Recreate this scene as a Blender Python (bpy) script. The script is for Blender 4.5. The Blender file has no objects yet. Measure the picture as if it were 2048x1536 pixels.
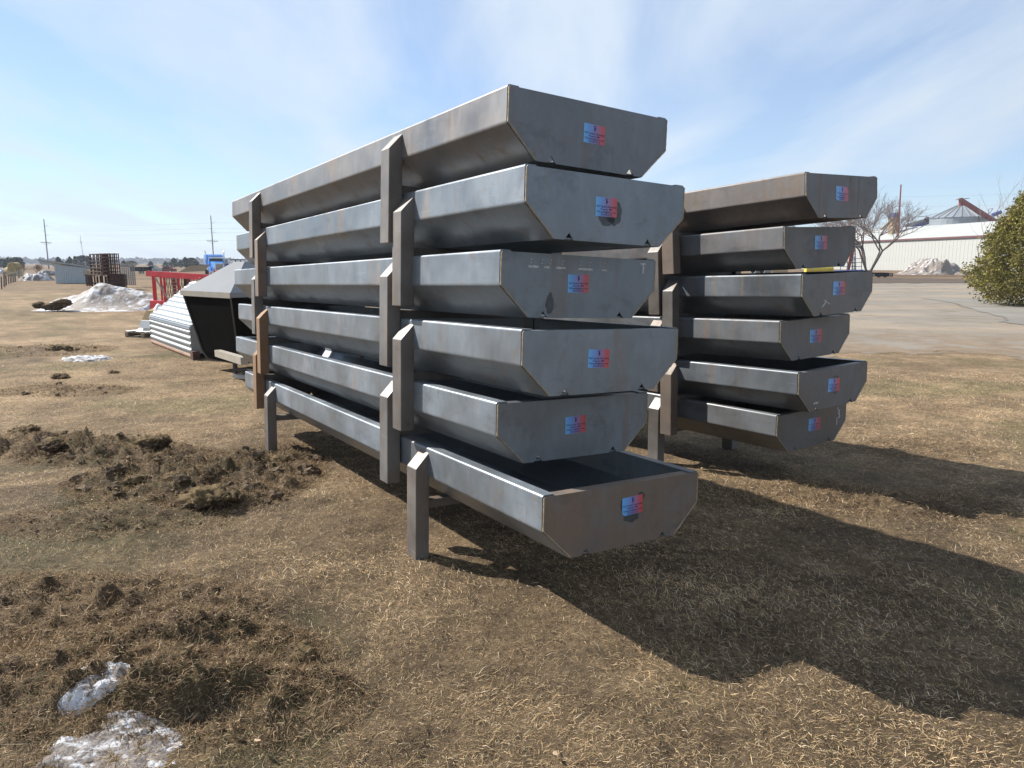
import bpy, bmesh, math, random
import numpy as np
from mathutils import Vector, Matrix, Euler

R = math.radians
random.seed(7)
rng = np.random.default_rng(11)
scene = bpy.context.scene
col = scene.collection

# ------------------------------------------------------------------ camera
CAMZ = 1.585
FPX = 1441.18            # focal length in pixels of a 2048-pixel-wide frame
PITCH = R(9.5612)
cam_d = bpy.data.cameras.new('camera')
cam = bpy.data.objects.new('camera', cam_d)
col.objects.link(cam)
cam.location = (0, 0, CAMZ)
cam.rotation_euler = (R(90) - PITCH, 0, 0)
cam_d.sensor_width = 36.0
cam_d.lens = 36.0 * FPX / 2048.0
cam_d.clip_start = 0.05
cam_d.clip_end = 9000
scene.camera = cam

# ------------------------------------------------------------------ sky, sun, exposure
SUN_EL, SUN_AZ = 37.8, -25.5          # travel direction of the light, degrees from +x
world = bpy.data.worlds.new('World')
scene.world = world
world.use_nodes = True
wn, wl = world.node_tree.nodes, world.node_tree.links
wn.clear()
w_out = wn.new('ShaderNodeOutputWorld')
w_bg = wn.new('ShaderNodeBackground')
w_bg.inputs['Strength'].default_value = 0.075
sky = wn.new('ShaderNodeTexSky')
sky.sky_type = 'NISHITA'
sky.sun_disc = False
sky.sun_elevation = R(SUN_EL)
to_sun = Vector((-math.cos(R(SUN_AZ)), -math.sin(R(SUN_AZ)), math.tan(R(SUN_EL))))
sky.sun_rotation = math.atan2(to_sun.x, to_sun.y)
sky.air_density = 1.0
sky.dust_density = 0.0
sky.ozone_density = 4.0
tc = wn.new('ShaderNodeTexCoord')
sep = wn.new('ShaderNodeSeparateXYZ')
wl.new(tc.outputs['Generated'], sep.inputs[0])
zmx = wn.new('ShaderNodeMath'); zmx.operation = 'MAXIMUM'; zmx.inputs[1].default_value = 0.0
wl.new(sep.outputs['Z'], zmx.inputs[0])
zad = wn.new('ShaderNodeMath'); zad.operation = 'ADD'; zad.inputs[1].default_value = 0.10
wl.new(zmx.outputs[0], zad.inputs[0])
dx = wn.new('ShaderNodeMath'); dx.operation = 'DIVIDE'
dy = wn.new('ShaderNodeMath'); dy.operation = 'DIVIDE'
wl.new(sep.outputs['X'], dx.inputs[0]); wl.new(zad.outputs[0], dx.inputs[1])
wl.new(sep.outputs['Y'], dy.inputs[0]); wl.new(zad.outputs[0], dy.inputs[1])
cmb = wn.new('ShaderNodeCombineXYZ')
wl.new(dx.outputs[0], cmb.inputs[0]); wl.new(dy.outputs[0], cmb.inputs[1])
mp = wn.new('ShaderNodeMapping')
mp.inputs['Rotation'].default_value = (0, 0, R(-8))
mp.inputs['Scale'].default_value = (1.35, 0.36, 1)
mp.inputs['Location'].default_value = (3.1, 0.4, 0)
wl.new(cmb.outputs[0], mp.inputs[0])
cn = wn.new('ShaderNodeTexNoise'); cn.inputs['Scale'].default_value = 1.0
cn.inputs['Detail'].default_value = 7; cn.inputs['Roughness'].default_value = 0.52
cn.inputs['Distortion'].default_value = 0.5
wl.new(mp.outputs[0], cn.inputs['Vector'])
cr = wn.new('ShaderNodeValToRGB')
cr.color_ramp.elements[0].position = 0.42; cr.color_ramp.elements[0].color = (0.34, 0.34, 0.34, 1)
cr.color_ramp.elements[1].position = 0.61; cr.color_ramp.elements[1].color = (0.88, 0.88, 0.88, 1)
mpb = wn.new('ShaderNodeMapping'); mpb.inputs['Rotation'].default_value = (0, 0, R(62)); mpb.inputs['Scale'].default_value = (0.95, 0.34, 1); mpb.inputs['Location'].default_value = (7.3, 1.9, 0)
wl.new(cmb.outputs[0], mpb.inputs[0])
cn2 = wn.new('ShaderNodeTexNoise'); cn2.inputs['Scale'].default_value = 1.3; cn2.inputs['Detail'].default_value = 8; cn2.inputs['Roughness'].default_value = 0.58; cn2.inputs['Distortion'].default_value = 0.7
wl.new(mpb.outputs[0], cn2.inputs['Vector'])
cav = wn.new('ShaderNodeMixRGB'); cav.inputs[0].default_value = 0.48
wl.new(cn.outputs['Fac'], cav.inputs[1]); wl.new(cn2.outputs['Fac'], cav.inputs[2]); wl.new(cav.outputs[0], cr.inputs[0])
cmix = wn.new('ShaderNodeMixRGB'); cmix.blend_type = 'MIX'
# thin cirrus: brighter towards the sun, dimmer away from it
dotn = wn.new('ShaderNodeVectorMath'); dotn.operation = 'DOT_PRODUCT'; dotn.inputs[1].default_value = to_sun.normalized()
wl.new(tc.outputs['Generated'], dotn.inputs[0])
ph1 = wn.new('ShaderNodeMath'); ph1.operation = 'MULTIPLY_ADD'; ph1.inputs[1].default_value = 0.5; ph1.inputs[2].default_value = 0.5
wl.new(dotn.outputs['Value'], ph1.inputs[0])
ph2 = wn.new('ShaderNodeMath'); ph2.operation = 'POWER'; ph2.inputs[1].default_value = 1.6
wl.new(ph1.outputs[0], ph2.inputs[0])
ph3 = wn.new('ShaderNodeMath'); ph3.operation = 'MULTIPLY_ADD'; ph3.inputs[1].default_value = 6.2; ph3.inputs[2].default_value = 4.5
wl.new(ph2.outputs[0], ph3.inputs[0])
cc = wn.new('ShaderNodeVectorMath'); cc.operation = 'SCALE'; cc.inputs[0].default_value = (0.86, 0.98, 1.11)
phm = wn.new('ShaderNodeMath'); phm.operation = 'MINIMUM'; phm.inputs[1].default_value = 7.2
wl.new(ph3.outputs[0], phm.inputs[0]); wl.new(phm.outputs[0], cc.inputs['Scale']); wl.new(cc.outputs[0], cmix.inputs[2])
# the veil thickens towards the horizon
hz = wn.new('ShaderNodeMapRange'); hz.inputs[1].default_value = 0.0; hz.inputs[2].default_value = 0.22; hz.inputs[3].default_value = 0.62; hz.inputs[4].default_value = 0.0
wl.new(zmx.outputs[0], hz.inputs[0])
cmx = wn.new('ShaderNodeMath'); cmx.operation = 'MAXIMUM'
wl.new(cr.outputs[0], cmx.inputs[0]); wl.new(hz.outputs[0], cmx.inputs[1]); wl.new(cmx.outputs[0], cmix.inputs[0]); sg_ = wn.new('ShaderNodeVectorMath'); sg_.operation = 'MULTIPLY'; sg_.inputs[1].default_value = (1.06, 1.15, 1.28)
wl.new(sky.outputs[0], sg_.inputs[0]); wl.new(sg_.outputs[0], cmix.inputs[1])
wl.new(cmix.outputs[0], w_bg.inputs['Color'])
wl.new(w_bg.outputs[0], w_out.inputs['Surface'])

sun_d = bpy.data.lights.new('sun', 'SUN')
sun_d.energy = 5.0
sun_d.angle = R(0.53)
sun_d.color = (1.0, 0.96, 0.90)
sun = bpy.data.objects.new('sun', sun_d)
col.objects.link(sun)
sun.rotation_euler = (-to_sun).to_track_quat('-Z', 'Y').to_euler()
sun.location = (-20, 10, 30)

vs = scene.view_settings
vs.view_transform = 'Standard'
vs.look = 'None'
vs.exposure = 0.74
vs.gamma = 1.0
vs.use_curve_mapping = False
scene.cycles.use_denoising = True
scene.cycles.max_bounces = 8

# ------------------------------------------------------------------ helpers
def tag(o, label=None, cat=None, group=None, kind=None):
    if label: o['label'] = label
    if cat: o['category'] = cat
    if group: o['group'] = group
    if kind: o['kind'] = kind
    return o

def link(o, parent=None):
    col.objects.link(o)
    if parent is not None: o.parent = parent
    return o

def empty(name, loc=(0, 0, 0), rz=0.0):
    o = bpy.data.objects.new(name, None)
    o.empty_display_size = 0.2
    o.location = loc
    o.rotation_euler = (0, 0, rz)
    return link(o)

class MB:
    def __init__(s): s.v = []; s.f = []
    def add(s, vs_, fs):
        n = len(s.v)
        s.v += [tuple(p) for p in vs_]
        s.f += [tuple(i + n for i in f) for f in fs]
        return s
    def box(s, x0, x1, y0, y1, z0, z1):
        return s.add([(x0,y0,z0),(x1,y0,z0),(x1,y1,z0),(x0,y1,z0),(x0,y0,z1),(x1,y0,z1),(x1,y1,z1),(x0,y1,z1)],
                     [(0,3,2,1),(4,5,6,7),(0,1,5,4),(1,2,6,5),(2,3,7,6),(3,0,4,7)])
    def hexa(s, p):            # 8 corners, bottom loop then top loop
        return s.add(p, [(0,3,2,1),(4,5,6,7),(0,1,5,4),(1,2,6,5),(2,3,7,6),(3,0,4,7)])
    def bar(s, p, q, w, h=None, up=(0, 0, 1)):
        h = h or w
        p, q = Vector(p), Vector(q)
        d = (q - p).normalized()
        u = Vector(up)
        if abs(d.dot(u)) > 0.98: u = Vector((0, 1, 0)) if abs(d.y) < 0.9 else Vector((1, 0, 0))
        a = d.cross(u).normalized(); b = a.cross(d)
        c = [(-1,-1),(1,-1),(1,1),(-1,1)]
        return s.add([p + a*i*w/2 + b*j*h/2 for i, j in c] + [q + a*i*w/2 + b*j*h/2 for i, j in c],
                     [(0,1,2,3),(7,6,5,4),(0,4,5,1),(1,5,6,2),(2,6,7,3),(3,7,4,0)])
    def tube(s, p, q, r, r2=None, n=8, caps=True):
        r2 = r if r2 is None else r2
        p, q = Vector(p), Vector(q)
        d = (q - p).normalized()
        u = Vector((0, 0, 1)) if abs(d.z) < 0.9 else Vector((1, 0, 0))
        a = d.cross(u).normalized(); b = a.cross(d)
        k = len(s.v)
        for c, rr in ((p, r), (q, r2)):
            for i in range(n):
                t = 2 * math.pi * i / n
                s.v.append(tuple(c + a * (math.cos(t) * rr) + b * (math.sin(t) * rr)))
        for i in range(n):
            j = (i + 1) % n
            s.f.append((k + i, k + j, k + n + j, k + n + i))
        if caps:
            s.f.append(tuple(k + i for i in reversed(range(n)))); s.f.append(tuple(k + n + i for i in range(n)))
        return s
    def prism(s, pts, axis, a0, a1):   # 2-D polygon extruded along an axis ('x','y','z')
        def P(u, v, w):
            return {'x': (w, u, v), 'y': (u, w, v), 'z': (u, v, w)}[axis]
        n = len(pts)
        return s.add([P(u, v, a0) for u, v in pts] + [P(u, v, a1) for u, v in pts],
                     [tuple(reversed(range(n))), tuple(range(n, 2*n))] + [(i, (i+1) % n, n + (i+1) % n, n + i) for i in range(n)])
    def mesh(s, name):
        m = bpy.data.meshes.new(name)
        m.from_pydata([tuple(p) for p in s.v], [], s.f)
        bm = bmesh.new(); bm.from_mesh(m)
        bmesh.ops.recalc_face_normals(bm, faces=bm.faces)
        bm.to_mesh(m); bm.free()
        return m
    def build(s, name, mat, parent=None, bevel=0.0, smooth=False):
        m = s.mesh(name)
        m.materials.append(mat)
        if smooth:
            m.polygons.foreach_set('use_smooth', [True] * len(m.polygons))
        o = bpy.data.objects.new(name, m)
        if bevel:
            b = o.modifiers.new('bevel', 'BEVEL'); b.width = bevel; b.segments = 2; b.limit_method = 'ANGLE'
        return link(o, parent)

def fast_mesh(name, V, F, mat, attr=None, smooth=False):
    """V (n,3), F (m,k) all faces with k corners; attr: per-vertex colour (n,3)."""
    V = np.asarray(V, np.float32); F = np.asarray(F, np.int32)
    m = bpy.data.meshes.new(name)
    m.vertices.add(len(V)); m.vertices.foreach_set('co', V.ravel())
    k = F.shape[1]
    m.loops.add(F.size); m.loops.foreach_set('vertex_index', F.ravel())
    m.polygons.add(len(F))
    m.polygons.foreach_set('loop_start', np.arange(0, F.size, k, dtype=np.int32))
    m.polygons.foreach_set('use_smooth', np.full(len(F), smooth))
    if attr is not None:
        a = m.color_attributes.new('tint', 'FLOAT_COLOR', 'POINT')
        c = np.ones((len(V), 4), np.float32); c[:, :attr.shape[1]] = attr
        a.data.foreach_set('color', c.ravel())
    m.update(calc_edges=True); m.validate()
    m.materials.append(mat)
    return m

def copy_tree(o, parent=None):
    c = o.copy(); col.objects.link(c)
    c.parent = parent
    for ch in o.children: copy_tree(ch, c)
    return c

# view geometry of the photograph, to stand things where it shows them
_cp, _sp = math.cos(PITCH), math.sin(PITCH)
def ray(px, py):
    xc, yc = (px - 1024) / FPX, (py - 768) / FPX
    return Vector((xc, _cp - yc * _sp, -_sp - yc * _cp))
def at(px, py, y):
    r = ray(px, py); t = y / r.y
    return Vector((r.x * t, y, CAMZ + r.z * t))
ZF = -0.15
def G(px, py, z=ZF):
    r = ray(px, py); t = (z - CAMZ) / r.z
    return Vector((r.x * t, r.y * t, z))
def zat(py, y, px=1024): return at(px, py, y).z

# value noise
def _h(xi, yi, s):
    h = (xi * 374761393 + yi * 668265263 + s * 144269504) & 0xffffffff
    h = ((h ^ (h >> 13)) * 1274126177) & 0xffffffff
    return ((h ^ (h >> 16)) & 0xffff) / 65535.0
def vn(x, y, s=0):
    x = np.asarray(x, float); y = np.asarray(y, float)
    xi = np.floor(x).astype(np.int64); yi = np.floor(y).astype(np.int64)
    fx = x - xi; fy = y - yi
    fx = fx*fx*fx*(fx*(fx*6-15)+10); fy = fy*fy*fy*(fy*(fy*6-15)+10)
    a = _h(xi, yi, s); b = _h(xi+1, yi, s); c = _h(xi, yi+1, s); d = _h(xi+1, yi+1, s)
    return (a*(1-fx)+b*fx)*(1-fy) + (c*(1-fx)+d*fx)*fy
def fbm(x, y, oct=4, s=0, g=0.5):
    t = 0; a = 1; n = 0
    for i in range(oct):
        t = t + a * vn(x * 2**i, y * 2**i, s + i * 17); n += a; a *= g
    return t / n
def smooth01(t):
    t = np.clip(t, 0, 1); return t*t*(3-2*t)

# ------------------------------------------------------------------ materials
def new_mat(name):
    m = bpy.data.materials.new(name); m.use_nodes = True
    nt = m.node_tree
    return m, nt.nodes, nt.links, nt.nodes['Principled BSDF']

def plain(name, c, rough=0.6, metal=0.0, var=0.15, scale=8.0, bump=0.0, bscale=60.0, spec=0.5, dirt=None, dirt_amt=0.35, emis=None):
    m, n, l, b = new_mat(name)
    b.inputs['Roughness'].default_value = rough
    b.inputs['Metallic'].default_value = metal
    b.inputs['Specular IOR Level'].default_value = spec
    t = n.new('ShaderNodeTexCoord')
    no = n.new('ShaderNodeTexNoise'); no.inputs['Scale'].default_value = scale; no.inputs['Detail'].default_value = 5
    l.new(t.outputs['Object'], no.inputs['Vector'])
    r = n.new('ShaderNodeValToRGB')
    d = dirt or tuple(x * (1 - var) for x in c)
    r.color_ramp.elements[0].position = 0.5 - dirt_amt * 0.5; r.color_ramp.elements[0].color = (*d, 1)
    r.color_ramp.elements[1].position = 0.62; r.color_ramp.elements[1].color = (*c, 1)
    l.new(no.outputs['Fac'], r.inputs[0]); l.new(r.outputs[0], b.inputs['Base Color'])
    if bump:
        n2 = n.new('ShaderNodeTexNoise'); n2.inputs['Scale'].default_value = bscale; n2.inputs['Detail'].default_value = 4
        l.new(t.outputs['Object'], n2.inputs['Vector'])
        bp = n.new('ShaderNodeBump'); bp.inputs['Strength'].default_value = bump; bp.inputs['Distance'].default_value = 0.02
        l.new(n2.outputs['Fac'], bp.inputs['Height']); l.new(bp.outputs[0], b.inputs['Normal'])
    return m

def steel_mat(name, base, dark, rust, metal=0.55, rough=0.42, wash=0.5):
    """hot-rolled steel: object colour red channel = how brown the piece is, green = brightness"""
    m, n, l, b = new_mat(name)
    tcd = n.new('ShaderNodeTexCoord'); oi = n.new('ShaderNodeObjectInfo')
    sc = n.new('ShaderNodeVectorMath'); sc.operation = 'SCALE'; sc.inputs['Scale'].default_value = 37.0
    cx = n.new('ShaderNodeCombineXYZ')
    for i in range(3): l.new(oi.outputs['Random'], cx.inputs[i])
    l.new(cx.outputs[0], sc.inputs[0])
    ad = n.new('ShaderNodeVectorMath'); ad.operation = 'ADD'
    l.new(tcd.outputs['Object'], ad.inputs[0]); l.new(sc.outputs[0], ad.inputs[1])
    so = n.new('ShaderNodeSeparateColor'); l.new(oi.outputs['Color'], so.inputs[0])
    # broad mottling
    n1 = n.new('ShaderNodeTexNoise'); n1.inputs['Scale'].default_value = 2.2; n1.inputs['Detail'].default_value = 6; n1.inputs['Roughness'].default_value = 0.6
    l.new(ad.outputs[0], n1.inputs['Vector'])
    r1 = n.new('ShaderNodeValToRGB')
    r1.color_ramp.elements[0].position = 0.32; r1.color_ramp.elements[0].color = (*dark, 1)
    r1.color_ramp.elements[1].position = 0.62; r1.color_ramp.elements[1].color = (*base, 1)
    l.new(n1.outputs['Fac'], r1.inputs[0])
    # vertical water streaks
    mpp = n.new('ShaderNodeMapping'); mpp.inputs['Scale'].default_value = (9, 9, 0.9)
    l.new(ad.outputs[0], mpp.inputs[0])
    n2 = n.new('ShaderNodeTexNoise'); n2.inputs['Scale'].default_value = 1.0; n2.inputs['Detail'].default_value = 5; n2.inputs['Distortion'].default_value = 0.6
    l.new(mpp.outputs[0], n2.inputs['Vector'])
    r2 = n.new('ShaderNodeValToRGB')
    r2.color_ramp.elements[0].position = 0.585; r2.color_ramp.elements[0].color = (0, 0, 0, 1)
    r2.color_ramp.elements[1].position = 0.69; r2.color_ramp.elements[1].color = (1, 1, 1, 1)
    l.new(n2.outputs['Fac'], r2.inputs[0])
    # rust amount = object colour red + streaks * .4
    n3 = n.new('ShaderNodeTexNoise'); n3.inputs['Scale'].default_value = 5.0; n3.inputs['Detail'].default_value = 8; n3.inputs['Roughness'].default_value = 0.65
    l.new(ad.outputs[0], n3.inputs['Vector'])
    m3 = n.new('ShaderNodeMapRange'); m3.inputs[1].default_value = 0.3; m3.inputs[2].default_value = 0.7; m3.inputs[3].default_value = 0.45; m3.inputs[4].default_value = 1.4
    l.new(n3.outputs['Fac'], m3.inputs[0])
    mu = n.new('ShaderNodeMath'); mu.operation = 'MULTIPLY'; l.new(so.outputs[0], mu.inputs[0]); l.new(m3.outputs[0], mu.inputs[1])
    ms = n.new('ShaderNodeMath'); ms.operation = 'MULTIPLY'; ms.inputs[1].default_value = 0.46; l.new(r2.outputs[0], ms.inputs[0])
    ma = n.new('ShaderNodeMath'); ma.operation = 'ADD'; ma.use_clamp = True; l.new(mu.outputs[0], ma.inputs[0]); l.new(ms.outputs[0], ma.inputs[1])
    mix = n.new('ShaderNodeMixRGB'); l.new(ma.outputs[0], mix.inputs[0]); l.new(r1.outputs[0], mix.inputs[1]); mix.inputs[2].default_value = (*rust, 1)
    # tide marks left by dried water: thin contour lines of a slow noise
    n6 = n.new('ShaderNodeTexNoise'); n6.inputs['Scale'].default_value = 4.2; n6.inputs['Detail'].default_value = 3; n6.inputs['Distortion'].default_value = 1.1
    l.new(ad.outputs[0], n6.inputs['Vector'])
    s6 = n.new('ShaderNodeMath'); s6.operation = 'SUBTRACT'; s6.inputs[1].default_value = 0.56; l.new(n6.outputs['Fac'], s6.inputs[0])
    a6 = n.new('ShaderNodeMath'); a6.operation = 'ABSOLUTE'; l.new(s6.outputs[0], a6.inputs[0])
    r6 = n.new('ShaderNodeMapRange'); r6.inputs[1].default_value = 0.0; r6.inputs[2].default_value = 0.012; r6.inputs[3].default_value = 0.38; r6.inputs[4].default_value = 0.0
    l.new(a6.outputs[0], r6.inputs[0])
    mx6 = n.new('ShaderNodeMixRGB'); l.new(r6.outputs[0], mx6.inputs[0]); l.new(mix.outputs[0], mx6.inputs[1]); mx6.inputs[2].default_value = (rust[0]*.8, rust[1]*.75, rust[2]*.7, 1)
    # dark rubs and smears
    n7 = n.new('ShaderNodeTexNoise'); n7.inputs['Scale'].default_value = 3.3; n7.inputs['Detail'].default_value = 9; n7.inputs['Roughness'].default_value = 0.72
    mp7 = n.new('ShaderNodeMapping'); mp7.inputs['Location'].default_value = (5, 9, 2); mp7.inputs['Scale'].default_value = (.5, 1, 1.6)
    l.new(ad.outputs[0], mp7.inputs[0]); l.new(mp7.outputs[0], n7.inputs['Vector'])
    r7 = n.new('ShaderNodeMapRange'); r7.inputs[1].default_value = 0.56; r7.inputs[2].default_value = 0.70; r7.inputs[3].default_value = 0.0; r7.inputs[4].default_value = 0.55
    l.new(n7.outputs['Fac'], r7.inputs[0])
    mx7 = n.new('ShaderNodeMixRGB'); l.new(r7.outputs[0], mx7.inputs[0]); l.new(mx6.outputs[0], mx7.inputs[1]); mx7.inputs[2].default_value = (dark[0]*.5, dark[1]*.5, dark[2]*.5, 1)
    # long handling scratches
    n8 = n.new('ShaderNodeTexNoise'); n8.inputs['Scale'].default_value = 1.0; n8.inputs['Detail'].default_value = 2
    mp8 = n.new('ShaderNodeMapping'); mp8.inputs['Scale'].default_value = (3.5, 60, 120); mp8.inputs['Rotation'].default_value = (0, .12, 0)
    l.new(ad.outputs[0], mp8.inputs[0]); l.new(mp8.outputs[0], n8.inputs['Vector'])
    r8 = n.new('ShaderNodeMapRange'); r8.inputs[1].default_value = 0.70; r8.inputs[2].default_value = 0.76; r8.inputs[3].default_value = 0.0; r8.inputs[4].default_value = 0.35
    l.new(n8.outputs['Fac'], r8.inputs[0])
    mx8 = n.new('ShaderNodeMixRGB'); l.new(r8.outputs[0], mx8.inputs[0]); l.new(mx7.outputs[0], mx8.inputs[1]); mx8.inputs[2].default_value = (base[0]*1.7, base[1]*1.7, base[2]*1.65, 1)
    # fine scratches and scale flecks
    n4 = n.new('ShaderNodeTexNoise'); n4.inputs['Scale'].default_value = 28; n4.inputs['Detail'].default_value = 3
    mp4 = n.new('ShaderNodeMapping'); mp4.inputs['Scale'].default_value = (1.0, 1.0, 0.35)
    l.new(ad.outputs[0], mp4.inputs[0]); l.new(mp4.outputs[0], n4.inputs['Vector'])
    r4 = n.new('ShaderNodeMapRange'); r4.inputs[1].default_value = 0.3; r4.inputs[2].default_value = 0.7; r4.inputs[3].default_value = 0.93; r4.inputs[4].default_value = 1.06
    l.new(n4.outputs['Fac'], r4.inputs[0])
    gb = n.new('ShaderNodeMath'); gb.operation = 'MULTIPLY'; l.new(r4.outputs[0], gb.inputs[0]); l.new(so.outputs[1], gb.inputs[1])
    vm = n.new('ShaderNodeVectorMath'); vm.operation = 'SCALE'
    l.new(mx8.outputs[0], vm.inputs[0]); l.new(gb.outputs[0], vm.inputs['Scale'])
    l.new(vm.outputs[0], b.inputs['Base Color'])
    b.inputs['Metallic'].default_value = metal; b.inputs['Specular IOR Level'].default_value = 0.85
    rr = n.new('ShaderNodeMapRange'); rr.inputs[1].default_value = 0.3; rr.inputs[2].default_value = 0.7
    rr.inputs[3].default_value = rough - 0.14; rr.inputs[4].default_value = rough + 0.16
    l.new(n1.outputs['Fac'], rr.inputs[0])
    ra = n.new('ShaderNodeMath'); ra.operation = 'MULTIPLY_ADD'; ra.inputs[1].default_value = 0.25; ra.use_clamp = True
    l.new(ma.outputs[0], ra.inputs[0]); l.new(rr.outputs[0], ra.inputs[2])
    l.new(ra.outputs[0], b.inputs['Roughness'])
    # sheet waviness
    n5 = n.new('ShaderNodeTexNoise'); n5.inputs['Scale'].default_value = 2.6; n5.inputs['Detail'].default_value = 1
    l.new(ad.outputs[0], n5.inputs['Vector'])
    bp = n.new('ShaderNodeBump'); bp.inputs['Strength'].default_value = 0.35; bp.inputs['Distance'].default_value = 0.02
    l.new(n5.outputs['Fac'], bp.inputs['Height'])
    bp2 = n.new('ShaderNodeBump'); bp2.inputs['Strength'].default_value = 0.12; bp2.inputs['Distance'].default_value = 0.002
    l.new(n3.outputs['Fac'], bp2.inputs['Height']); l.new(bp.outputs[0], bp2.inputs['Normal'])
    l.new(bp2.outputs[0], b.inputs['Normal'])
    return m

M = {}
M['steel'] = steel_mat('rolled_steel', (0.190, 0.220, 0.248), (0.118, 0.136, 0.152), (0.215, 0.160, 0.118), metal=0.40, rough=0.40)
M['tube_steel'] = steel_mat('tube_steel', (0.185, 0.180, 0.172), (0.105, 0.10, 0.095), (0.24, 0.135, 0.065), metal=0.35, rough=0.5)
M['weld'] = plain('weld', (0.42, 0.33, 0.22), 0.6, 0.2, 0.35, 30)
M['glue'] = plain('wet_stain', (0.075, 0.083, 0.09), 0.42, 0.2, 0.3, 40)
M['chalk'] = plain('chalk', (0.60, 0.61, 0.62), 0.9, 0, 0.35, 60)
M['ink'] = plain('ink', (0.010, 0.016, 0.085), 0.5, 0, 0.0)
M['galv'] = plain('galvanised', (0.33, 0.355, 0.37), 0.42, 0.45, 0.12, 3)
M['galv_dull'] = plain('galvanised_dull', (0.33, 0.345, 0.345), 0.5, 0.4, 0.15, 3)
M['lid'] = plain('light_grey_lid', (0.25, 0.258, 0.265), 0.8, 0.0, 0.06, 2, spec=0.1)
M['beige_steel'] = plain('beige_steel', (0.36, 0.32, 0.26), 0.6, 0.2, 0.15, 5)
M['black'] = plain('black_paint', (0.006, 0.0055, 0.005), 0.9, 0, 0.3, 4, spec=0.0)
M['hopper'] = plain('dark_hopper_inside', (0.0065, 0.0055, 0.0045), 0.85, 0, 0.4, 4, spec=0.02)  # near-black colour carries the shade inside the open box
M['hopper_rim'] = plain('brown_rim_paint', (0.085, 0.068, 0.05), 0.7, 0, 0.4, 6)
M['dark_metal'] = plain('dark_metal', (0.05, 0.045, 0.04), 0.55, 0.3, 0.3, 6)
M['white_sheet'] = plain('white_sheet', (0.41, 0.415, 0.385), 0.6, 0, 0.05, 0.6, spec=0.3)
M['white_blue'] = plain('pale_blue_sheet', (0.42, 0.485, 0.52), 0.5, 0.1, 0.06, 2)
M['trim'] = plain('brown_trim', (0.14, 0.05, 0.05), 0.5)
M['rust'] = plain('rusty_iron', (0.10, 0.045, 0.032), 0.8, 0.1, 0.4, 6)
M['rust_tan'] = plain('rusty_pipe', (0.33, 0.19, 0.12), 0.75, 0.1, 0.3, 4)
M['red'] = plain('red_paint', (0.58, 0.022, 0.035), 0.42, 0, 0.25, 3)
M['red_dark'] = plain('faded_red_paint', (0.26, 0.045, 0.03), 0.6, 0, 0.3, 3)
M['blue'] = plain('blue_paint', (0.06, 0.28, 0.78), 0.3, 0, 0.1, 3)
M['navy'] = plain('blue_tube_paint', (0.03, 0.08, 0.30), 0.4, 0, 0.2, 3)
M['yellow'] = plain('yellow_plastic', (0.72, 0.55, 0.06), 0.5, 0, 0.15, 3)
M['chrome'] = plain('chrome', (0.75, 0.77, 0.8), 0.18, 0.9, 0.05)
M['wood'] = plain('weathered_wood', (0.28, 0.24, 0.18), 0.85, 0, 0.35, 5)
M['new_wood'] = plain('tan_timber', (0.40, 0.29, 0.16), 0.8, 0, 0.3, 5)
M['bark'] = plain('bark', (0.14, 0.105, 0.085), 0.9, 0, 0.4, 6)
M['pole'] = plain('pole_wood', (0.22, 0.20, 0.18), 0.9, 0, 0.2, 2)
M['rubber'] = plain('tyre_rubber', (0.018, 0.018, 0.018), 0.8)
M['straw'] = plain('straw', (0.40, 0.30, 0.13), 0.95, 0, 0.35, 5, bump=0.6, bscale=20)
M['straw_pale'] = plain('pale_straw', (0.52, 0.45, 0.28), 0.95, 0, 0.25, 5, bump=0.6, bscale=20)
M['tarp'] = plain('white_bag', (0.80, 0.76, 0.70), 0.6, 0, 0.08, 3, bump=0.5, bscale=7)
M['card'] = plain('brown_cardboard', (0.30, 0.21, 0.11), 0.85, 0, 0.2, 4)
M['wire'] = plain('wire', (0.16, 0.17, 0.19), 0.5, 0.3)
M['twig'] = plain('twig', (0.25, 0.185, 0.16), 0.9, 0, 0.3, 3)
M['brush'] = plain('dry_brush', (0.30, 0.19, 0.11), 0.95, 0, 0.3, 3)
M['leaf_pale'] = plain('leaf_or_lit_cap', (0.42, 0.31, 0.2), 0.8, 0, 0.3, 40)

def glass_mat():
    m, n, l, b = new_mat('dark_glass')
    b.inputs['Base Color'].default_value = (0.02, 0.025, 0.03, 1); b.inputs['Roughness'].default_value = 0.08
    return m
M['glass'] = glass_mat()

def sticker_mat():
    m, n, l, b = new_mat('sticker_print')
    t = n.new('ShaderNodeTexCoord'); s = n.new('ShaderNodeSeparateXYZ'); l.new(t.outputs['Generated'], s.inputs[0])
    r = n.new('ShaderNodeValToRGB'); e = r.color_ramp.elements
    e[0].position = 0.0; e[0].color = (0.56, 0.085, 0.085, 1)
    e[1].position = 1.0; e[1].color = (0.16, 0.47, 0.82, 1)
    x = e.new(0.14); x.color = (0.54, 0.10, 0.11, 1)
    x = e.new(0.42); x.color = (0.28, 0.20, 0.40, 1)
    x = e.new(0.75); x.color = (0.15, 0.34, 0.72, 1)
    l.new(s.outputs['Y'], r.inputs[0]); l.new(r.outputs[0], b.inputs['Base Color'])
    b.inputs['Roughness'].default_value = 0.3
    return m
M['sticker'] = sticker_mat()

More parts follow.
